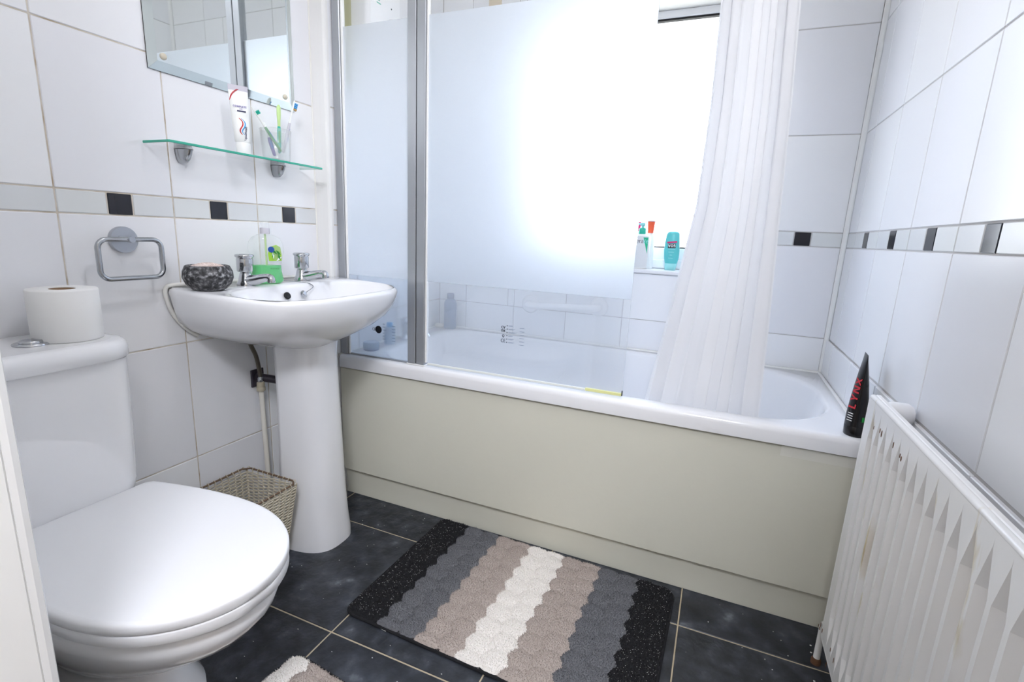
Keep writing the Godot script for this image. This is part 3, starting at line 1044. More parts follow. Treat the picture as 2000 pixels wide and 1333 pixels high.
# ------------------------------------------------------------------ on the basin wall
func build_wall_fittings() -> void:
	var m := thing("mirror", "frameless mirror with a slanted glass border above the glass shelf", "mirror", Vector3(0.0, 1.356, 1.028))
	var y0 := 1.356
	var y1 := 1.955
	var z0 := 0.806
	var z1 := 1.249
	var rect := func(k: float, x: float) -> Array:
		return [Vector3(x, y0 + k, z0 + k), Vector3(x, y0 + k, z1 - k), Vector3(x, y1 - k, z1 - k), Vector3(x, y1 - k, z0 + k)]
	var a: Array = rect.call(0.0, 0.0035)
	var b: Array = rect.call(0.022, 0.0065)
	var face := st()
	face.set_smooth_group(-1)
	quad(face, b[3], b[2], b[1], b[0])
	part("mirror_glass", face, M.mirror, m)
	var rimq := st()
	rimq.set_smooth_group(-1)
	for i in 4:
		var j := (i + 1) % 4
		quad(rimq, b[i], b[j], a[j], a[i])
	part("slanted_border", rimq, M.mirror_edge, m)
	part("backing", box(Vector3(0.0008, y0, z0), Vector3(0.0034, y1, z1)), M.gasket, m)
	for q in [Vector2(1.3905, 1.2122), Vector2(1.3905, 0.8454)]:
		part("screw_cap", lathed(Vector3(0.0064, q.x, q.y), [[0.0078, 0.0], [0.0078, 0.002], [0.006, 0.0048], [0.002, 0.006]], 20, Vector3(1, 0, 0)), M.cap_cream, m)

	var sh := thing("glass_shelf", "green-edged glass shelf on two metal brackets under the mirror", "shelf", Vector3(0.0, 1.18, 1.04))
	var sy := 1.1825
	var za := 0.797
	var zb := 1.281
	part("glass", box(Vector3(0.005, sy, za + 0.003), Vector3(0.097, sy + 0.006, zb - 0.003)), M.clear_glass, sh)
	part("front_edge", box(Vector3(0.097, sy, za), Vector3(0.100, sy + 0.006, zb), 0.0012), M.glass_edge, sh, "green polished glass edge")
	part("end_edge", box(Vector3(0.005, sy, zb - 0.003), Vector3(0.097, sy + 0.006, zb), 0.0012), M.glass_edge, sh)
	part("end_edge", box(Vector3(0.005, sy, za), Vector3(0.097, sy + 0.006, za + 0.003), 0.0012), M.glass_edge, sh)
	for u in [[366, 300], [549, 330]]:
		var q := at_x(u[0], u[1], 0.026)
		var s := st()
		var rs := []
		for k in [[-0.034, 0.006, 0.010], [-0.0325, 0.009, 0.014], [-0.024, 0.013, 0.021], [-0.012, 0.0155, 0.026], [-0.001, 0.0165, 0.029]]:
			var r := PackedVector3Array()
			for i in 20:
				var t := PI * i / 19.0
				r.append(Vector3(0.001 + k[2] * 1.4 * sin(t), sy + k[0], q.z + k[1] * cos(t)))
			rs.append(r)
		loft(s, rs, true, true)
		part("bracket", s, M.chrome_dull, sh)
		part("bracket_clip", box(Vector3(0.001, sy + 0.0065, q.z - 0.013), Vector3(0.032, sy + 0.013, q.z + 0.013), 0.003), M.chrome_dull, sh)
		var pad := st()
		var pads := []
		for y in [sy - 0.001, sy - 0.0002]:
			var r := PackedVector3Array()
			for i in 20:
				var t := PI * i / 19.0
				r.append(Vector3(0.001 + 0.0415 * sin(t), y, q.z + 0.0170 * cos(t)))
			pads.append(r)
		loft(pad, pads)
		part("bracket_pad", pad, M.gasket, sh)

	var tr := thing("towel_ring", "chrome rectangular towel ring on a round wall plate", "towel ring", Vector3(0.0, 0.95, 1.348))
	part("wall_plate", lathed(Vector3(0.0, 0.9565, 1.3475), [[0.0305, 0.0], [0.0305, 0.009], [0.0295, 0.0105]], 36, Vector3(1, 0, 0)), M.satin_steel, tr)
	var pin := at_x(254, 468, 0.046)
	part("stem", tubed([Vector3(0.009, pin.y, pin.z), Vector3(0.056, pin.y, pin.z)], 0.0068, 16), M.satin_steel, tr)
	var q0 := at_x(187, 474, 0.046)
	var q1 := at_x(313, 546, 0.046)
	var ring := PackedVector3Array()
	for p in rr_ring(Vector2(pin.z - 0.068, 0.8705), Vector2(pin.z + 0.068, pin.y), [0.02, 0.02, 0.02, 0.02], 0.0, 6, 7):
		ring.append(Vector3(0.046, p.z, p.x))
	part("ring", tubed(ring, 0.0056, 12, false, true), M.chrome_dull, tr)

# ------------------------------------------------------------------ on the shelf
func brush(called: String, label: String, foot: Vector3, head: Vector3, cols: Array, bristle: Array, face: Vector3, handle_up := false) -> void:
	var t := thing(called, label, "toothbrush", foot, "toothbrushes in the tumbler")
	var d := (head - foot).normalized()
	var n := (face - d * face.dot(d)).normalized()
	var w := d.cross(n)
	var ln := foot.distance_to(head)
	var section := func(f: float, a: float, b: float) -> PackedVector3Array:
		return ring_at(foot + d * (ln * f), w * a, n * b, 12)
	var lower := st()
	loft(lower, [section.call(0.0, 0.0022, 0.002), section.call(0.03, 0.0045, 0.0036), section.call(0.25, 0.0056, 0.0042), section.call(0.48, 0.0058, 0.0042), section.call(0.56, 0.004, 0.0034)])
	part("grip", lower, cols[0], t)
	var upper := st()
	if handle_up:
		loft(upper, [section.call(0.56, 0.004, 0.0034), section.call(0.68, 0.0045, 0.0035), section.call(0.8, 0.0058, 0.004), section.call(0.95, 0.0058, 0.0038), section.call(1.0, 0.0025, 0.002)])
	else:
		loft(upper, [section.call(0.56, 0.004, 0.0034), section.call(0.72, 0.0026, 0.0024), section.call(0.84, 0.0050, 0.0024), section.call(0.97, 0.0052, 0.0022), section.call(1.0, 0.0024, 0.0014)])
	part("neck", upper, cols[1], t)
	var inlay := st()
	loft(inlay, [ring_at(foot + d * ln * 0.22 + n * 0.003, w * 0.003, n * 0.0018, 8), ring_at(foot + d * ln * 0.46 + n * 0.003, w * 0.0034, n * 0.002, 8)])
	part("grip_inlay", inlay, cols[2], t)
	for i in bristle.size():
		var f := 0.84 + 0.035 * i
		var c := foot + d * ln * f
		part("bristle_tuft", box(Vector3(-0.004, 0.0, -0.0022), Vector3(0.004, 0.0115, 0.0022), 0.0008, Transform3D(Basis(w, n, w.cross(n)), c)), bristle[i], t)

func build_shelf_things() -> void:
	var sy := 1.1887
	# toothpaste tube standing on its cap, its flat end folded over
	var c := at_x(477, 303, 0.062)
	c.y = sy
	var yaw := deg_to_rad(32.0)
	var out := Vector3(cos(yaw), 0, sin(yaw))
	var across := Vector3(sin(yaw), 0, -cos(yaw))
	var t := thing("toothpaste_tube", "white toothpaste tube standing on its cap on the glass shelf", "toothpaste", c)
	var lean := across * -0.050 + out * 0.0
	var ring := func(y: float, w: float, d: float) -> PackedVector3Array:
		return ring_at(c + Vector3.UP * y + lean * (y * 0.62 - 0.0), across * w, out * -d, 28)
	var cap := st()
	loft(cap, [ring.call(0.0, 0.0170, 0.0170), ring.call(0.002, 0.0176, 0.0176), ring.call(0.030, 0.0182, 0.0182), ring.call(0.031, 0.0178, 0.0178)])
	part("cap", cap, M.label_white, t)
	var body := st()
	loft(body, [ring.call(0.031, 0.0172, 0.0172), ring.call(0.034, 0.0195, 0.0190), ring.call(0.055, 0.0203, 0.0185), ring.call(0.085, 0.0213, 0.0150), ring.call(0.092, 0.0216, 0.0120), ring.call(0.100, 0.0217, 0.0135), ring.call(0.118, 0.0224, 0.0110), ring.call(0.130, 0.0227, 0.0075), ring.call(0.138, 0.0230, 0.0085), ring.call(0.150, 0.0232, 0.0045), ring.call(0.160, 0.0234, 0.0020), ring.call(0.166, 0.0236, 0.0010)])
	part("tube_body", body, M.label_white, t)
	var crimp := st()
	loft(crimp, [ring.call(0.162, 0.0238, 0.0016), ring.call(0.176, 0.0238, 0.0016)])
	part("crimped_end", crimp, M.lavender_grey, t)
	var surf := func(y: float, s: float, d: float) -> Vector3:
		return c + Vector3.UP * y + lean * (y * 0.62) + across * s + out * d
	# the stripe swoosh: red, white and blue, then the brand running up the tube
	for k in 3:
		var pts := []
		for i in 9:
			var f := i / 8.0
			pts.append(surf.call(lerpf(0.050, 0.092, f), [-0.0005, -0.0045, -0.0050, -0.0025, 0.0010, 0.0030, 0.0030, 0.0005, -0.0050][i] - 0.001 + k * 0.0026, lerpf(0.0190, 0.0138, f) - 0.0002 * k))
		var rad := []
		for i in 8 * 3 + 1:
			rad.append(0.0004 + 0.0019 * sin(PI * clampf(i / 24.0, 0.03, 0.97)))
		var s := st()
		tube(s, smooth_path(pts, 3), rad, 6)
		part("swoosh", s, [M.red, M.label_white, M.sky_blue][k], t)
	lettering("brand_letters", "Aquafresh", 0.0056, print_axes(surf.call(0.053, 0.0065, 0.0182), Vector3.UP + across * 0.1, out + across * 0.35), M.navy, t, "Droid Sans", true)
	lettering("name_letters", "COMPLETE", 0.0048, print_axes(surf.call(0.1215, -0.001, 0.0115), across, out), M.purple, t, "Droid Sans", true)
	lettering("name_letters", "CARE", 0.0026, print_axes(surf.call(0.1155, 0.001, 0.0125), across, out), M.purple, t)
	part("name_bar", box(Vector3(-0.0105, -0.0016, 0), Vector3(0.0105, 0.0016, 0.0005), 0, print_axes(surf.call(0.1100, 0.002, 0.0126), across, out)), M.navy, t)
	var lines := st()
	for k in 2:
		tube(lines, smooth_path([surf.call(0.136, -0.0225, 0.0035), surf.call(0.150, -0.018 + k * 0.002, 0.0042), surf.call(0.160, -0.010 + k * 0.003, 0.0026), surf.call(0.166, -0.002 + k * 0.003, 0.0014)], 5), 0.0008, 5)
	part("dark_stripe", lines, M.red, t)

	# tumbler with toothbrushes
	var g := at_x(541, 316, 0.052)
	g.y = sy
	var u := thing("tumbler", "clear plastic tumbler holding toothbrushes on the glass shelf", "tumbler", g)
	part("wall", lathed(g, [[0.0360, 0.0], [0.0375, 0.004], [0.0430, 0.088], [0.0415, 0.088], [0.0360, 0.006]], 40, Vector3.UP, false, false), M.clear_plastic, u)
	part("base", lathed(g, [[0.0362, 0.0005], [0.0364, 0.006]], 36), M.clear_plastic, u)
	var low := g + Vector3.UP * 0.012
	brush("toothbrush", "green and white toothbrush slanting out of the tumbler towards the toothpaste", at_x(549, 296, g.x + 0.006), at_x(491, 208, g.x - 0.004), [M.leaf_green, M.label_white, M.blue], [M.teal, M.teal], Vector3(0.4, 0.9, 0.2))
	brush("toothbrush", "pale lime toothbrush standing handle up in the tumbler", at_x(546, 300, g.x - 0.008), at_x(544, 205, g.x - 0.006), [M.teal, M.lime, M.leaf_green], [], Vector3(1, 0, 0.6), true)
	brush("toothbrush", "white toothbrush with blue and tan bristles leaning over the tumbler rim", at_x(553, 298, g.x + 0.002), at_x(575, 197, g.x + 0.004), [M.lavender_grey, M.label_white, M.blue], [M.tan, M.sky_blue, M.sky_blue, M.sky_blue], Vector3(0.5, -0.4, -0.9))
	brush("toothbrush", "short purple ridged brush low inside the tumbler", at_x(537, 305, g.x + 0.004), at_x(516, 240, g.x - 0.016), [M.purple, M.clear_plastic, M.blue], [], Vector3(1, 0.1, 0.5))

# ------------------------------------------------------------------ on the basin and below it
func build_basin_things() -> void:
	var b := at_y(409, 566, 0.8356)
	var t := thing("stone_bowl", "dark mottled stone bowl of pink bath salt on the basin deck", "bowl", b)
	part("bowl", lathed(b, [[0.032, 0.0], [0.039, 0.003], [0.051, 0.015], [0.0575, 0.032], [0.0560, 0.048], [0.0500, 0.061], [0.0470, 0.0625], [0.0440, 0.060], [0.0460, 0.052], [0.0480, 0.048]], 44, Vector3.UP, true, false), M.stone, t)
	var salt := st()
	rng.seed = 11
	lathe(salt, b, [[0.0475, 0.046], [0.038, 0.058], [0.018, 0.0665], [0.002, 0.068]], 30, Vector3.UP, false, true)
	for i in 160:
		var r := 0.042 * sqrt(rng.randf())
		var a := rng.randf() * TAU
		var p := b + Vector3(r * cos(a), 0.0675 - r * r * 6.5, r * sin(a))
		var k := 0.0018
		cbox(salt, p - Vector3.ONE * k, p + Vector3.ONE * k, 0.0004)
	var so := part("bath_salt", salt, M.salt, t, "pinkish white bath salt")
	stuff(so)

	# liquid soap
	var c := at_y(521, 553, 0.8365)
	c.y = 0.8362
	c.z -= 0.004
	var yaw := deg_to_rad(34.0)
	var out := Vector3(cos(yaw), 0, sin(yaw))
	var side := Vector3(sin(yaw), 0, -cos(yaw))
	var s := thing("soap_bottle", "clear pump bottle a third full of green liquid soap behind the taps", "soap bottle", c)
	var prof := [[0.0380, 0.0], [0.0430, 0.004], [0.0440, 0.014], [0.0400, 0.034], [0.0395, 0.052], [0.0430, 0.072], [0.0470, 0.092], [0.0475, 0.104], [0.0440, 0.120], [0.0360, 0.132], [0.0220, 0.1395], [0.0125, 0.1425]]
	var rings := []
	var inner := []
	for p in prof:
		var sq: float = 0.60 if p[1] < 0.125 else lerpf(0.60, 1.0, (p[1] - 0.125) / 0.0175)
		rings.append(ring_at(c + Vector3.UP * p[1], side * p[0], out * (-p[0] * sq), 40))
		if p[1] < 0.055:
			inner.append(ring_at(c + Vector3.UP * (p[1] * 0.98 + 0.0012), side * (p[0] - 0.0012), out * (-(p[0] - 0.0022) * sq), 40))
	var bs := st()
	loft(bs, rings, true, false)
	part("bottle", bs, M.clear_plastic, s)
	var ls := st()
	loft(ls, inner, true, true)
	part("liquid_soap", ls, M.soap_green, s, "green liquid soap")
	part("dip_tube", tubed([c + Vector3(0, 0.01, 0), c + Vector3(0, 0.142, 0)], 0.0028, 8), M.lime, s)
	part("cap", lathed(c + Vector3.UP * 0.1425, [[0.0130, 0.0], [0.0135, 0.002], [0.0135, 0.014], [0.0120, 0.017]], 28), M.lavender_grey, s)
	part("overcap", lathed(c + Vector3.UP * 0.1595, [[0.0105, 0.0], [0.0105, 0.016], [0.0085, 0.019]], 24), M.clear_plastic, s)
	var face := func(x: float, y: float, k := 0.0) -> Vector3:
		return c + Vector3.UP * y + side * x + out * (0.0278 * sqrt(maxf(0.0, 1.0 - pow(x / 0.046, 2.0))) + 0.0006 + k)
	var lab := st()
	var pts := []
	for q in [[0.003, 0.066], [0.038, 0.066], [0.039, 0.086], [0.036, 0.106], [0.024, 0.112], [0.008, 0.107], [0.001, 0.088]]:
		pts.append(face.call(q[0], q[1]))
	for i in range(1, pts.size() - 1):
		tri(lab, pts[0], pts[i], pts[i + 1])
	part("label", lab, M.label_lime, s, "lime green leaf label")
	rng.seed = 4
	for i in 7:
		var x := rng.randf_range(0.008, 0.034)
		var y := rng.randf_range(0.070, 0.098)
		var lf := st()
		var a := rng.randf_range(0.3, 2.4)
		var dl := Vector2(cos(a), sin(a)) * 0.010
		var dn := Vector2(-dl.y, dl.x) * 0.32
		quad(lf, face.call(x - dl.x, y - dl.y, 0.0006), face.call(x - dn.x, y - dn.y, 0.0006), face.call(x + dl.x, y + dl.y, 0.0006), face.call(x + dn.x, y + dn.y, 0.0006))
		part("label_leaf", lf, [M.label_green, M.leaf_green, M.label_white][i % 3], s)
	var axes := print_axes(face.call(0.010, 0.099, 0.0010), side, out)
	part("label_badge", lathed(axes.origin, [[0.0085, 0.0], [0.0085, 0.0004]], 24, axes.basis.z), M.label_blue, s)
	lettering("soap_letters", "ALOE VERA", 0.0036, print_axes(face.call(0.018, 0.044, 0.0012), side, out), M.label_green, s)

	# small soap dish
	var d := at_y(640, 546, 0.838)
	d = Vector3(0.062, 0.8362, 0.785)
	var sd := thing("soap_dish", "small white soap dish at the end of the basin deck", "soap dish", d)
	part("dish", lathed(d, [[0.016, 0.0], [0.020, 0.002], [0.031, 0.009], [0.033, 0.012], [0.030, 0.012], [0.018, 0.005], [0.002, 0.004]], 32, Vector3.UP, true, true, Vector3(0, 0, 1), 0.72), M.porcelain, sd)

	# water supply
	var w := thing("supply_pipe", "white water pipe with a braided hose beside the basin pedestal", "pipe", Vector3(0.035, 0, 1.03))
	var lo := at_x(524, 925, 0.03)
	var hi := at_x(510, 762, 0.03)
	part("pipe", tubed([Vector3(lo.x, 0.0, lo.z - 0.002), lo, hi], 0.0075, 12), M.pipe_white, w)
	part("fitting", lathed(hi - Vector3(0, 0.003, 0), [[0.011, 0.0], [0.013, 0.002], [0.013, 0.012], [0.010, 0.014], [0.0115, 0.016], [0.0115, 0.026], [0.009, 0.03]], 18), M.fitting, w)
	part("fitting_nut", lathed(hi + Vector3(0, 0.027, 0), [[0.0085, 0.0], [0.0095, 0.003], [0.0095, 0.012], [0.008, 0.016]], 6), M.chrome_dull, w)
	var hs := st()
	tube(hs, smooth_path([hi + Vector3(0, 0.042, 0), hi + Vector3(0.001, 0.075, 0.004), hi + Vector3(0.006, 0.115, 0.016), at_x(489, 672, 0.05), at_x(480, 640, 0.075)], 8), 0.0062, 12)
	part("braided_hose", hs, M.hose, w)
	var wp := thing("waste_pipe", "dark waste pipe stub and wall plate behind the pedestal", "pipe", Vector3(0.0, 0.53, 1.0))
	part("wall_plate", box(Vector3(0.0, 0.505, 0.985), Vector3(0.006, 0.560, 1.030), 0.001), M.pipe_black, wp)
	part("pipe", tubed(smooth_path([Vector3(0.006, 0.535, 1.01), Vector3(0.03, 0.535, 1.006), Vector3(0.06, 0.53, 0.99), Vector3(0.10, 0.525, 0.975)], 5), 0.0125, 14), M.pipe_black, wp)
	var hb := thing("clear_hose", "loop of clear hose between pedestal and bath panel", "hose", Vector3(0.14, 0, 0.76))
	part("hose", tubed(smooth_path([at_x(668, 900, 0.12), at_x(677, 925, 0.12), at_x(679, 945, 0.11), at_x(676, 966, 0.10) * Vector3(1, 0, 1) + Vector3(0, 0.004, 0)], 7), 0.0035, 10), M.clear_plastic, hb)

func build_basket() -> void:
	var t := thing("wicker_basket", "whitewashed woven wicker waste basket between toilet and pedestal", "waste basket", Vector3(0.12, 0, 1.16))
	var h := 0.262
	var lo_t := Vector2(0.018, 1.080)
	var hi_t := Vector2(0.226, 1.275)
	var lo_b := Vector2(0.045, 1.098)
	var hi_b := Vector2(0.180, 1.245)
	var edge := func(f: float, y: float, off: float) -> Vector3:
		var k := y / h
		var lo := lo_b.lerp(lo_t, k)
		var hi := hi_b.lerp(hi_t, k)
		var q := fposmod(f, 4.0)
		var s := int(q)
		var u := q - s
		var c := [Vector2(lo.x, lo.y), Vector2(hi.x, lo.y), Vector2(hi.x, hi.y), Vector2(lo.x, hi.y)]
		var p: Vector2 = c[s].lerp(c[(s + 1) % 4], u)
		var nrm := [Vector2(0, -1), Vector2(1, 0), Vector2(0, 1), Vector2(-1, 0)]
		p += nrm[s] * off
		return Vector3(p.x, y, p.y)
	var weave := st()
	var rows := 50
	for r in rows:
		var y := 0.004 + (h - 0.014) * (r + 0.5) / rows
		var path := PackedVector3Array()
		var steps := 26
		for s in 4:
			for i in steps:
				var u := (i + 0.5) / steps
				var wob := sin((u * 9.0 + r) * PI) * 0.0019
				path.append(edge.call(s + u, y + 0.0006 * sin(r * 7.1 + i * 1.7), wob))
		tube(weave, path, 0.0019, 4, false, true)
	stuff(part("woven_sides", weave, M.wicker, t))
	var stakes := st()
	for s in 4:
		for i in 10:
			var u := i / 9.0 * 0.98 + 0.01
			tube(stakes, PackedVector3Array([edge.call(s + u, 0.001, 0.0), edge.call(s + u, h - 0.004, 0.0)]), 0.0017, 5)
	stuff(part("stakes", stakes, M.wicker, t))
	var rimp := PackedVector3Array()
	for s in 4:
		for i in 6:
			rimp.append(edge.call(s + (i + 0.5) / 6.0, h, 0.0))
	part("rim", tubed(rimp, 0.0030, 8, false, true), M.wicker_dark, t)
	var wraps := st()
	for s in 4:
		for i in 10:
			var u := (i + 0.4) / 10.0
			tube(wraps, ring_at(edge.call(s + u, h, 0.0), Vector3(0, 0.0042, 0), (Vector3(1, 0, 0) if s % 2 else Vector3(0, 0, 1)) * 0.0042, 8), 0.0013, 4, false, true)
	stuff(part("rim_wraps", wraps, M.wicker, t))
	var bt := st()
	quad(bt, edge.call(0.0, 0.003, 0.0), edge.call(1.0, 0.003, 0.0), edge.call(2.0, 0.003, 0.0), edge.call(3.0, 0.003, 0.0))
	part("base", bt, M.wicker_dark, t)

# ------------------------------------------------------------------ radiator
func build_radiator() -> void:
	var x0 := 1.630
	var y0 := 0.112
	var y1 := 0.708
	var z0 := 0.868
	var z1 := 1.845
	var t := thing("radiator", "white fluted panel radiator with chipped paint on the tiled wall", "radiator", Vector3(1.65, 0.11, 1.36))
	var pitch := 0.0408
	var first := 0.9010
	var count := 23
	var depth := 0.0200
	var ys := [y0, y0 + 0.02, y0 + 0.035, y0 + 0.05, y0 + 0.065, y0 + 0.08, y0 + 0.2, y0 + 0.33, y1 - 0.2, y1 - 0.08, y1 - 0.065, y1 - 0.05, y1 - 0.035, y1 - 0.02, y1 - 0.01, y1]
	var full := pitch * 0.385                      # half width of a channel at mid height
	# pressed V channels between narrow crests, closing to a point at both ends
	var width_at := func(y: float) -> float:
		return full * clampf(minf((y1 - 0.018 - y) / 0.062, (y - y0 - 0.018) / 0.062), 0.0, 1.0)
	var row := func(y: float) -> PackedVector3Array:
		var r := PackedVector3Array()
		var h: float = width_at.call(y)
		r.append(Vector3(x0, y, z0))
		for i in count:
			var c := first + pitch * i
			r.append(Vector3(x0, y, c))
			if i == count - 1:
				break
			var m := c + pitch / 2
			for q in [[-1.0, 0.0], [-0.62, 0.46], [-0.22, 0.93], [0.22, 0.93], [0.62, 0.46], [1.0, 0.0]]:
				r.append(Vector3(x0 + depth * q[1] * h / full, y, m + h * q[0]))
		r.append(Vector3(x0, y, z1))
		return r
	var dip := func(z: float, y: float) -> float:
		var f := (z - first) / pitch
		var off := absf(f - floorf(f) - 0.5) * pitch
		var h: float = width_at.call(y)
		return 0.0 if h <= off or f < 0.0 else depth * minf(0.93, (1.0 - off / h) * 1.2) * h / full
	var s := st()
	s.set_smooth_group(-1)
	for k in ys.size() - 1:
		var ra: PackedVector3Array = row.call(ys[k])
		var rb: PackedVector3Array = row.call(ys[k + 1])
		for i in ra.size() - 1:
			quad(s, ra[i], rb[i], rb[i + 1], ra[i + 1])
	part("front_panel", s, M.radiator, t)
	var rim := st()
	var loop := PackedVector3Array()
	for p in rr_ring(Vector2(z0, y0), Vector2(z1, y1), [0.006, 0.006, 0.012, 0.006], 0.0, 8, 4):
		loop.append(Vector3(x0 + 0.0055, p.z, p.x))
	tube(rim, loop, 0.0062, 10, false, true)
	part("rolled_edge", rim, M.radiator, t)
	part("back_panel", box(Vector3(x0 + 0.0185, y0 + 0.003, z0 + 0.003), Vector3(x0 + 0.024, y1 - 0.003, z1 - 0.003), 0.002), M.radiator, t)
	part("top_seam", box(Vector3(x0 + 0.008, y1 + 0.001, z0 + 0.004), Vector3(x0 + 0.0185, y1 + 0.0065, z1 - 0.004), 0.002), M.radiator, t)
	var dk := at_x(1746, 803, 1.662)
	part("wall_bracket", lathed(Vector3(x0 + 0.02, dk.y - 0.006, dk.z), [[0.02, 0.0], [0.024, 0.006], [0.024, 0.035], [0.018, 0.043]], 24, Vector3(1, 0, 0)), M.plastic_white, t)
	part("wall_bracket", box(Vector3(x0 + 0.02, 0.42, 1.60), Vector3(1.6935, 0.62, 1.625), 0.002), M.radiator, t)
	var f := at_y(1592, 1293, 0.0)
	part("pipe", tubed(smooth_path([Vector3(f.x, 0.0, f.z + 0.004), Vector3(f.x, 0.06, f.z + 0.004), Vector3(f.x, 0.115, f.z + 0.010), Vector3(x0 + 0.014, 0.135, z0 + 0.004)], 6), 0.0078, 12), M.radiator, t)
	part("pipe_end", lathed(Vector3(f.x, 0.0, f.z + 0.004), [[0.0115, 0.0], [0.0115, 0.010], [0.0085, 0.016]], 14), M.rust, t)
	# chipped paint, seen at the top corner and along the foot
	var chips := st()
	rng.seed = 31
	var spots := [[1704, 826], [1707, 836], [1717, 834], [1719, 842], [1722, 848], [1745, 870], [1758, 891], [1760, 897], [1603, 1221], [1606, 1233], [1601, 1228], [1622, 1270], [1628, 1291], [1613, 1300], [1599, 1222]]
	for q in spots:
		var p := at_x(q[0], q[1], x0)
		var c := Vector3(x0 - 0.0006 + dip.call(p.z, p.y), p.y, p.z)
		var w := rng.randf_range(0.0012, 0.0032)
		var h := rng.randf_range(0.004, 0.009)
		lathe(chips, c, [[1.0 * w, 0.0009], [0.8 * w, 0.0]], 7, Vector3(1, 0, 0), true, true, Vector3(0, 0, 1), h / w)
	stuff(part("paint_chips", chips, M.rust, t, "rusty chips in the paint"))

# ------------------------------------------------------------------ mats and floor litter
# pile of a tufted mat: stripes of round tuft bumps with scalloped borders, on a dark bound backing
func tufted_mat(t: Node3D, o: Vector3, ax: Vector3, az: Vector3, w: float, d: float, stripes: Array, sd: int, lint: int) -> void:
	var n := FastNoiseLite.new()
	n.seed = sd
	n.frequency = 1.0
	var fine := FastNoiseLite.new()
	fine.seed = sd + 1
	fine.frequency = 1.0
	fine.fractal_octaves = 3
	var cell := 0.058
	# bumps sit in a staggered grid, two columns to a stripe
	var bump := func(x: float, z: float) -> Array:
		var best := 9.0
		var owner := 0.0
		for di in [-1, 0, 1]:
			var i := floori(x / cell) + int(di)
			for dk in [-1, 0, 1]:
				var zz := z + (cell * 0.5 if posmod(i, 2) else 0.0)
				var k := floori(zz / cell) + int(dk)
				var cx: float = (i + 0.5) * cell + 0.006 * n.get_noise_2d(i * 3.1, k * 5.7)
				var cz: float = (k + 0.5) * cell - (cell * 0.5 if posmod(i, 2) else 0.0) + 0.006 * n.get_noise_2d(i * 7.3 + 50.0, k * 2.9)
				var r := Vector2(x - cx, z - cz).length()
				if r < best:
					best = r
					owner = (i + 0.5) * cell
		return [best, owner]
	var corner := 0.035
	var inside := func(x: float, z: float) -> float:
		var qx := absf(x - w / 2) - (w / 2 - corner)
		var qz := absf(z - d / 2) - (d / 2 - corner)
		return corner - Vector2(maxf(qx, 0), maxf(qz, 0)).length() - minf(maxf(qx, qz), 0.0)
	var back := st()
	var ring := func(k: float, y: float) -> PackedVector3Array:
		var r := PackedVector3Array()
		for p in rr_ring(Vector2(k, k), Vector2(w - k, d - k), [corner, corner, corner, corner], 0.0, 10, 6):
			r.append(o + ax * p.x + az * p.z + Vector3.UP * y)
		return r
	loft(back, [ring.call(0.001, 0.0005), ring.call(0.0, 0.003), ring.call(0.003, 0.006)])
	part("backing", back, M.mat_black, t, "dark bound backing")
	var step := 0.0034
	var nx := int(w / step)
	var nz := int(d / step)
	var hs := PackedFloat32Array()
	var cs := PackedInt32Array()
	var sw := w / stripes.size()
	hs.resize((nx + 1) * (nz + 1))
	cs.resize((nx + 1) * (nz + 1))
	for i in nx + 1:
		for k in nz + 1:
			var x := i * w / nx
			var z := k * d / nz
			var b: Array = bump.call(x, z)
			var e: float = inside.call(x, z)
			var dome := sqrt(maxf(0.0, 1.0 - pow(minf(b[0] / (cell * 0.585), 1.0), 2.2)))
			var hgt := 0.0068 + 0.0104 * dome + 0.0034 * fine.get_noise_2d(x * 420.0, z * 420.0)
			hs[i * (nz + 1) + k] = lerpf(0.004, hgt, smoothstep(0.002, 0.016, e))
			var ox: float = b[1] + 0.0
			cs[i * (nz + 1) + k] = clampi(int(ox / sw), 0, stripes.size() - 1) if e > 0.004 else -1
	for q in stripes.size():
		var s := st()
		var tufts := []
		for i in nx:
			for k in nz:
				var a := i * (nz + 1) + k
				if cs[a] != q:
					continue
				var b := a + nz + 1
				var p := func(ii: int, kk: int, id: int) -> Vector3:
					return o + ax * (ii * w / nx) + az * (kk * d / nz) + Vector3.UP * hs[id]
				quad(s, p.call(i, k, a), p.call(i, k + 1, a + 1), p.call(i + 1, k + 1, b + 1), p.call(i + 1, k, b))
				tufts.append(p.call(i, k, a))
		if tufts.is_empty():
			continue
		var stripe := part("stripe", s, stripes[q], t)
		# short yarn ends standing out of the stripe
		rng.seed = sd * 17 + q
		var yarn := st()
		yarn.set_smooth_group(-1)
		tri(yarn, Vector3(-0.0013, -0.001, 0), Vector3(0.0013, -0.001, 0), Vector3(0.0004, 0.0045, 0.0006))
		tri(yarn, Vector3(0, -0.001, 0.0013), Vector3(0, -0.001, -0.0013), Vector3(0.0006, 0.0042, 0.0))
		yarn.generate_normals()
		var mm := MultiMesh.new()
		mm.transform_format = MultiMesh.TRANSFORM_3D
		mm.mesh = yarn.commit()
		mm.instance_count = tufts.size()
		for i in tufts.size():
			var tilt := Basis.from_euler(Vector3(rng.randf_range(-0.7, 0.7), rng.randf() * TAU, rng.randf_range(-0.7, 0.7)))
			mm.set_instance_transform(i, Transform3D(tilt, tufts[i] + Vector3(rng.randf_range(-0.0015, 0.0015), -0.0006, rng.randf_range(-0.0015, 0.0015))))
		var mi := MultiMeshInstance3D.new()
		mi.multimesh = mm
		mi.material_override = stripes[q]
		mi.name = "yarn_pile"
		stripe.add_child(mi, true)
		stuff(mi)
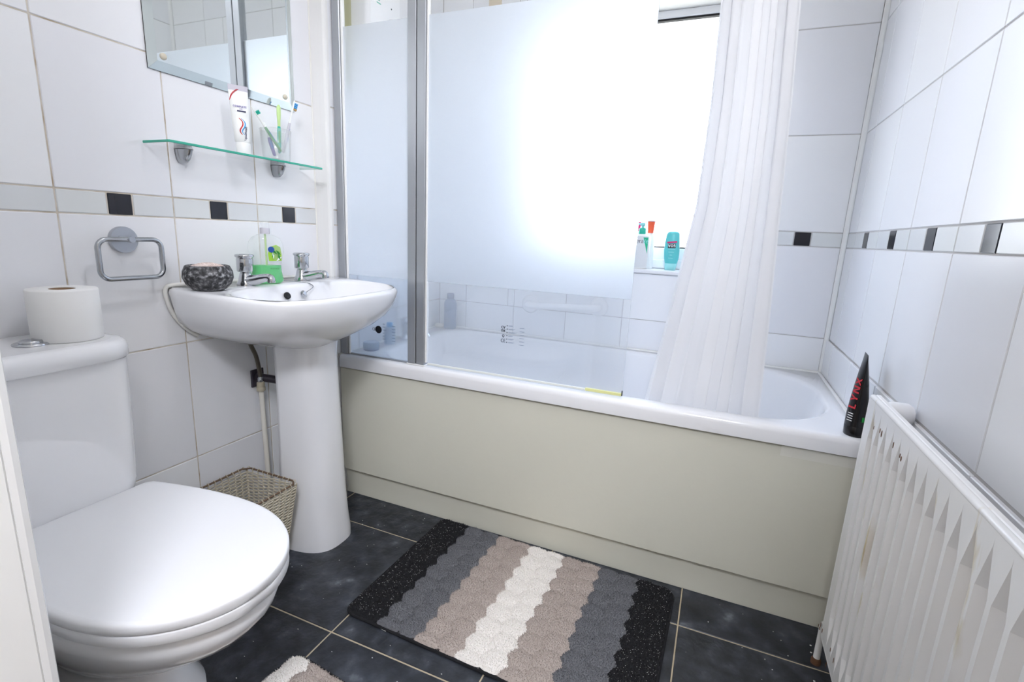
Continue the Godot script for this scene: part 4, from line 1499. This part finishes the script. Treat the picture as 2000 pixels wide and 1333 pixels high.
	if lint > 0:
		var fl := st()
		rng.seed = sd + 5
		for i in lint:
			var x := rng.randf() * w
			var z := rng.randf_range(0.01, d - 0.01)
			var end := rng.randf() < 0.5
			x = rng.randf_range(0.008, sw * 0.95) if end else w - rng.randf_range(0.008, sw * 0.95)
			var y := hs[int(x / w * nx) * (nz + 1) + int(z / d * nz)] + 0.0035
			var k := rng.randf_range(0.00015, 0.00042)
			var c := o + ax * x + az * z + Vector3.UP * y
			cbox(fl, c - Vector3.ONE * k, c + Vector3(k * rng.randf_range(1, 2.4), k, k), 0.0)
		stuff(part("lint", fl, M.lint, t, "white lint on the black stripes"))

func build_mats() -> void:
	var t := thing("bath_mat", "tufted bath mat in black, grey, taupe and white stripes by the bath", "bath mat", Vector3(0.9, 0, 0.94))
	var a := 0.028
	tufted_mat(t, Vector3(0.497, 0.0005, 0.6935), Vector3(cos(a), 0, sin(a)), Vector3(-sin(a), 0, cos(a)), 0.803, 0.503, [M.mat_black, M.mat_grey, M.mat_taupe, M.mat_white, M.mat_taupe, M.mat_grey, M.mat_black], 7, 1100)
	var c := at_y(748, 1227, 0.002)
	part("care_label", box(Vector3(-0.014, 0.0, -0.004), Vector3(0.014, 0.0012, 0.006), 0, Transform3D(Basis(Vector3.UP, -0.1), c)), M.label_white, t, "white care label under the edge")
	var p := thing("pedestal_mat", "white and taupe tufted mat at the foot of the toilet", "bath mat", Vector3(0.68, 0, 1.55))
	var b := 0.10
	tufted_mat(p, Vector3(0.478, 0.0005, 1.343), Vector3(cos(b), 0, sin(b)), Vector3(-sin(b), 0, cos(b)), 0.48, 0.34, [M.mat_white, M.mat_taupe, M.mat_taupe, M.mat_grey, M.mat_grey, M.mat_black, M.mat_black, M.mat_black], 12, 0)
	# crumbs and lint on the slate
	var l := MeshInstance3D.new()
	var s := st()
	rng.seed = 77
	for i in 260:
		var x := rng.randf_range(0.2, 1.62)
		var z := rng.randf_range(0.70, 1.7)
		if (x > 0.48 and x < 1.31 and z < 1.23) or (x > 0.42 and z > 1.32 and x < 1.0):
			continue
		var k := rng.randf_range(0.0004, 0.0013)
		cbox(s, Vector3(x - k, 0.0, z - k * 0.6), Vector3(x + k * 1.3, k, z + k * 0.6), 0.0)
	for q in [[1597, 1297], [1600, 1300], [1585, 1290], [1584, 1276], [1583, 1262], [1590, 1332]]:
		var f := at_y(q[0], q[1], 0.0)
		cbox(s, f - Vector3(0.002, 0, 0.0016), f + Vector3(0.0022, 0.002, 0.0015), 0.0005)
	s.generate_normals()
	l.mesh = s.commit()
	l.material_override = M.lint
	l.name = "floor_crumbs"
	l.set_meta("label", "white crumbs and lint scattered on the slate floor")
	l.set_meta("category", "crumbs")
	stuff(l)
	add_child(l)

# ------------------------------------------------------------------ bottles
func build_bottles() -> void:
	# pump bottle on the sill, partly behind the frosted screen
	var c := Vector3(0.992, SILL_Y, -0.032)
	var t := thing("cleanser_bottle", "white pump bottle with a green wedge on its label on the window sill", "bottle", c)
	var sec := func(y: float, a: float, b: float, n := 3.2) -> PackedVector3Array:
		var r := PackedVector3Array()
		for i in 36:
			var q := TAU * i / 36
			var cs := cos(q)
			var sn := -sin(q)
			r.append(c + Vector3(a * signf(cs) * pow(absf(cs), 2.0 / n), y, b * signf(sn) * pow(absf(sn), 2.0 / n)))
		return r
	var s := st()
	loft(s, [sec.call(0.0, 0.033, 0.021), sec.call(0.003, 0.036, 0.0235), sec.call(0.125, 0.036, 0.0235), sec.call(0.133, 0.033, 0.021), sec.call(0.138, 0.022, 0.015, 2.4), sec.call(0.140, 0.014, 0.013, 2.0)])
	part("bottle_body", s, M.label_white, t)
	part("label", box(c + Vector3(-0.033, 0.004, 0.0234), c + Vector3(0.032, 0.131, 0.0240)), M.band, t, "pale grey label")
	var wedge := st()
	tri(wedge, c + Vector3(0.010, 0.127, 0.0243), c + Vector3(0.0295, 0.062, 0.0243), c + Vector3(0.0295, 0.127, 0.0243))
	part("label_wedge", wedge, M.cera_green, t, "green wedge")
	lettering("brand_letters", "Cera", 0.0155, print_axes(c + Vector3(-0.009, 0.111, 0.0242), Vector3.RIGHT, Vector3(0, 0, 1)), M.print, t)
	lettering("brand_letters", "Ve", 0.0155, print_axes(c + Vector3(0.0195, 0.111, 0.0245), Vector3.RIGHT, Vector3(0, 0, 1)), M.aqua_light, t)
	part("pump_collar", lathed(c + Vector3.UP * 0.140, [[0.0135, 0.0], [0.0145, 0.002], [0.0145, 0.020], [0.011, 0.025]], 24), M.teal, t)
	part("pump_stem", lathed(c + Vector3.UP * 0.165, [[0.006, 0.0], [0.006, 0.006], [0.010, 0.008], [0.010, 0.018], [0.007, 0.020]], 18), M.aqua_light, t)
	part("pump_spout", box(c + Vector3(-0.038, 0.176, -0.005), c + Vector3(0.006, 0.183, 0.005), 0.002), M.aqua_light, t)

	var d := Vector3(1.018, SILL_Y, -0.082)
	var o := thing("orange_cap_bottle", "bottle with an orange cap half hidden behind the pump bottle", "bottle", d)
	part("bottle_body", lathed(d, [[0.018, 0.0], [0.020, 0.003], [0.020, 0.132], [0.013, 0.140], [0.010, 0.146]], 26), M.label_white, o)
	part("cap", lathed(d + Vector3.UP * 0.146, [[0.0135, 0.0], [0.0125, 0.003], [0.0150, 0.042], [0.0165, 0.046]], 26), M.orange, o)
	part("cap_lid", lathed(d + Vector3.UP * 0.192, [[0.0185, 0.0], [0.0185, 0.002], [0.004, 0.006]], 24), M.lavender_grey, o)
	var e := Vector3(0.965, SILL_Y, -0.088)
	var pk := thing("magenta_cap_bottle", "slim bottle with a magenta cap behind the pump bottle", "bottle", e)
	part("bottle_body", lathed(e, [[0.014, 0.0], [0.016, 0.003], [0.016, 0.146], [0.010, 0.152]], 22), M.label_white, pk)
	part("cap", lathed(e + Vector3.UP * 0.152, [[0.0095, 0.0], [0.0105, 0.003], [0.0105, 0.036], [0.008, 0.039]], 20), M.magenta, pk)

	# aqua shampoo bottle
	var a := Vector3(1.112, SILL_Y, -0.062)
	var q := thing("shampoo_bottle", "translucent aqua shampoo bottle on the window sill", "bottle", a)
	var ring := func(y: float, w: float, dp: float) -> PackedVector3Array:
		return ring_at(a + Vector3(0.0015 * sin(y * 40.0), y, 0), Vector3(w, 0, 0), Vector3(0, 0, -dp), 32)
	var cap := st()
	loft(cap, [ring.call(0.0, 0.0200, 0.0150), ring.call(0.002, 0.0215, 0.0165), ring.call(0.026, 0.0245, 0.0180), ring.call(0.0275, 0.0240, 0.0175)])
	part("cap", cap, M.aqua_light, q)
	var bd := st()
	loft(bd, [ring.call(0.0277, 0.0245, 0.0175), ring.call(0.050, 0.0290, 0.0190), ring.call(0.080, 0.0305, 0.0190), ring.call(0.110, 0.0290, 0.0180), ring.call(0.140, 0.0262, 0.0165), ring.call(0.150, 0.0235, 0.0140), ring.call(0.154, 0.0180, 0.0095), ring.call(0.156, 0.010, 0.004)])
	part("bottle_body", bd, M.aqua, q)
	var front := func(x: float, y: float) -> Vector3: return a + Vector3(x, y, 0.0192 - 6.0 * x * x)
	part("label_ribbon", box(Vector3(-0.019, -0.003, 0), Vector3(0.019, 0.003, 0.0006), 0, print_axes(front.call(0.0, 0.113) + Vector3(0, 0, 0.0005), Vector3(1, 0.12, 0), Vector3(0, 0, 1))), M.magenta, q)
	part("brand_plate", box(Vector3(-0.015, -0.009, 0), Vector3(0.015, 0.008, 0.0006), 0.0002, print_axes(front.call(0.0, 0.0985) + Vector3(0, 0, 0.0005), Vector3(1, 0.05, 0), Vector3(0, 0, 1))), M.print, q)
	lettering("brand_letters", "VO5", 0.0115, print_axes(front.call(0.0, 0.0985) + Vector3(0, 0, 0.0013), Vector3(1, 0.05, 0), Vector3(0, 0, 1)), M.label_white, q, "Droid Sans", true)
	var sm := st()
	for i in 4:
		var w: float = [0.014, 0.011, 0.005, 0.009][i]
		cbox(sm, front.call(-w, 0.084 - i * 0.012), front.call(w, 0.0865 - i * 0.012) + Vector3(0, 0, 0.0014))
	stuff(part("label_lines", sm, M.aqua_light, q))

	# black and red tube standing on its cap on the rim, leaning to the radiator wall
	var b := Vector3(1.664, RIM, 0.676)
	var g := thing("shower_gel_tube", "black and red shower gel tube standing on the bath rim corner", "bottle", b)
	var tip := b + Vector3(-0.004, 0.206, -0.012)
	var out := Vector3(-0.995, 0, -0.08).normalized()
	var across := out.cross(Vector3.UP)
	var gr := func(y: float, w: float, dp: float) -> PackedVector3Array:
		return ring_at(b.lerp(tip, y / 0.206), across * w, out * -dp, 32)
	var gc := st()
	loft(gc, [gr.call(0.0, 0.0225, 0.0225), gr.call(0.002, 0.0240, 0.0240), gr.call(0.024, 0.0245, 0.0245), gr.call(0.0255, 0.0238, 0.0238)])
	part("cap", gc, M.black_plastic, g)
	var gb := st()
	loft(gb, [gr.call(0.0258, 0.0242, 0.0242), gr.call(0.05, 0.0245, 0.0232), gr.call(0.09, 0.0250, 0.0195), gr.call(0.13, 0.0252, 0.0145), gr.call(0.165, 0.0253, 0.0092), gr.call(0.19, 0.0254, 0.0045), gr.call(0.206, 0.0254, 0.0008)])
	part("tube_body", gb, M.black_plastic, g)
	# lettering wraps the side that looks towards the doorway and the bath
	var on_tube := func(y: float, turn: float, lift := 0.0006) -> Transform3D:
		var f := y / 0.206
		var w := 0.0250
		var dp := lerpf(0.0238, 0.0012, pow(clampf((y - 0.03) / 0.176, 0, 1), 1.25))
		var spot := b.lerp(tip, f) + across * (w * sin(turn)) + out * (dp * cos(turn))
		var n := (out * (cos(turn) / dp) + across * (sin(turn) / w)).normalized()
		return print_axes(spot + n * lift, Vector3(0, 1, 0) - n * 0.10, n)
	for k in 4:
		lettering("brand_letters", ["L", "Y", "N", "X"][k], 0.021, on_tube.call(0.076 + k * 0.021, -0.75, 0.0012), M.red, g, "Droid Sans", true)
	for k in 4:
		var line := st()
		cbox(line, Vector3(-0.0009, -0.007, 0), Vector3(0.0009, 0.007, 0.0005), 0, on_tube.call(0.040 + k * 0.006, -0.75))
		part("small_print", line, M.label_white, g)
	part("green_mark", box(Vector3(-0.006, -0.003, 0), Vector3(0.006, 0.003, 0.0006), 0, on_tube.call(0.047, -2.0)), M.leaf_green, g)

	# things kept on the tub's rim behind the screen
	var sb := Vector3(0.150, RIM, 0.052)
	var bl := thing("blue_bottle", "slate blue bottle in the bath corner behind the glass", "bottle", sb)
	part("bottle_body", lathed(sb, [[0.026, 0.0], [0.029, 0.004], [0.029, 0.125], [0.022, 0.138], [0.014, 0.143]], 28), M.shampoo_blue, bl)
	part("cap", lathed(sb + Vector3.UP * 0.143, [[0.016, 0.0], [0.017, 0.002], [0.017, 0.022], [0.014, 0.025]], 24), M.pot_blue, bl)
	var so := Vector3(0.098, RIM, 0.060)
	var sp := thing("soap_bar", "worn beige soap bar on the bath rim corner", "soap", so)
	part("bar", lathed(so, [[0.020, 0.0], [0.026, 0.005], [0.026, 0.013], [0.018, 0.018]], 24, Vector3.UP, true, true, Vector3(1, 0, 0), 0.65), M.cap_cream, sp)
	var pb := Vector3(0.121, RIM, 0.598)
	var pt := thing("cream_jar", "clear cream jar with a dark blue base on the bath rim", "jar", pb)
	part("jar", lathed(pb, [[0.028, 0.006], [0.030, 0.010], [0.030, 0.028], [0.028, 0.032]], 28), M.bottle_pale, pt)
	part("base", lathed(pb, [[0.027, 0.0], [0.029, 0.002], [0.029, 0.006]], 28), M.pot_blue, pt)
	var cb := Vector3(0.117, RIM, 0.478)
	var cl := thing("pale_blue_bottle", "pale blue bottle on the bath rim behind the screen", "bottle", cb)
	part("bottle_body", lathed(cb, [[0.019, 0.0], [0.021, 0.003], [0.021, 0.062], [0.014, 0.070]], 24), M.bottle_pale, cl)
	part("cap", lathed(cb + Vector3.UP * 0.070, [[0.012, 0.0], [0.012, 0.016], [0.009, 0.018]], 20), M.sky_blue, cl)

# ------------------------------------------------------------------
func _ready() -> void:
	var cam := Camera3D.new()
	cam.name = "camera"
	cam.fov = rad_to_deg(2.0 * atan(666.5 / FOCAL))
	cam.near = 0.02
	add_child(cam)
	cam.position = EYE
	cam.basis = view
	cam.current = true

	var env := Environment.new()
	var sky := Sky.new()
	var air := ProceduralSkyMaterial.new()      # bright overcast
	air.sky_top_color = Color(0.80, 0.88, 1.0)
	air.sky_horizon_color = Color(0.95, 0.97, 1.0)
	air.ground_bottom_color = Color(0.62, 0.63, 0.62)
	air.ground_horizon_color = Color(0.95, 0.97, 1.0)
	air.sun_angle_max = 0.0
	air.energy_multiplier = 1.0
	sky.sky_material = air
	env.background_mode = Environment.BG_SKY
	env.sky = sky
	env.background_energy_multiplier = 6.0
	env.tonemap_mode = Environment.TONE_MAPPER_LINEAR
	env.tonemap_exposure = 1.70
	env.sdfgi_enabled = true
	env.ssao_enabled = true
	env.ssil_enabled = true
	var we := WorldEnvironment.new()
	we.name = "sky"
	we.environment = env
	add_child(we)

	make_materials()
	unseen_ceiling_lamp("unseen white globe lamp on the bathroom ceiling, lighting the room from above", Vector3(0.95, CEIL, 1.30), 0.19, "f2f5ff")  # out of view; lifts the radiator and the upper walls
	unseen_ceiling_lamp("unseen white globe lamp on the landing ceiling, placed to light the bath panel and low walls", Vector3(1.46, CEIL, 2.60), 1.85, "eef3ff", 0.2)  # out of view; lights the bath panel, door jamb keeps it off the radiator
	build_room()
	build_bath()
	build_screen()
	build_curtain()
	build_shower_unit()
	build_basin()
	build_toilet()
	build_radiator()
	build_wall_fittings()
	build_basket()
	build_mats()
	build_shelf_things()
	build_basin_things()
	build_bottles()
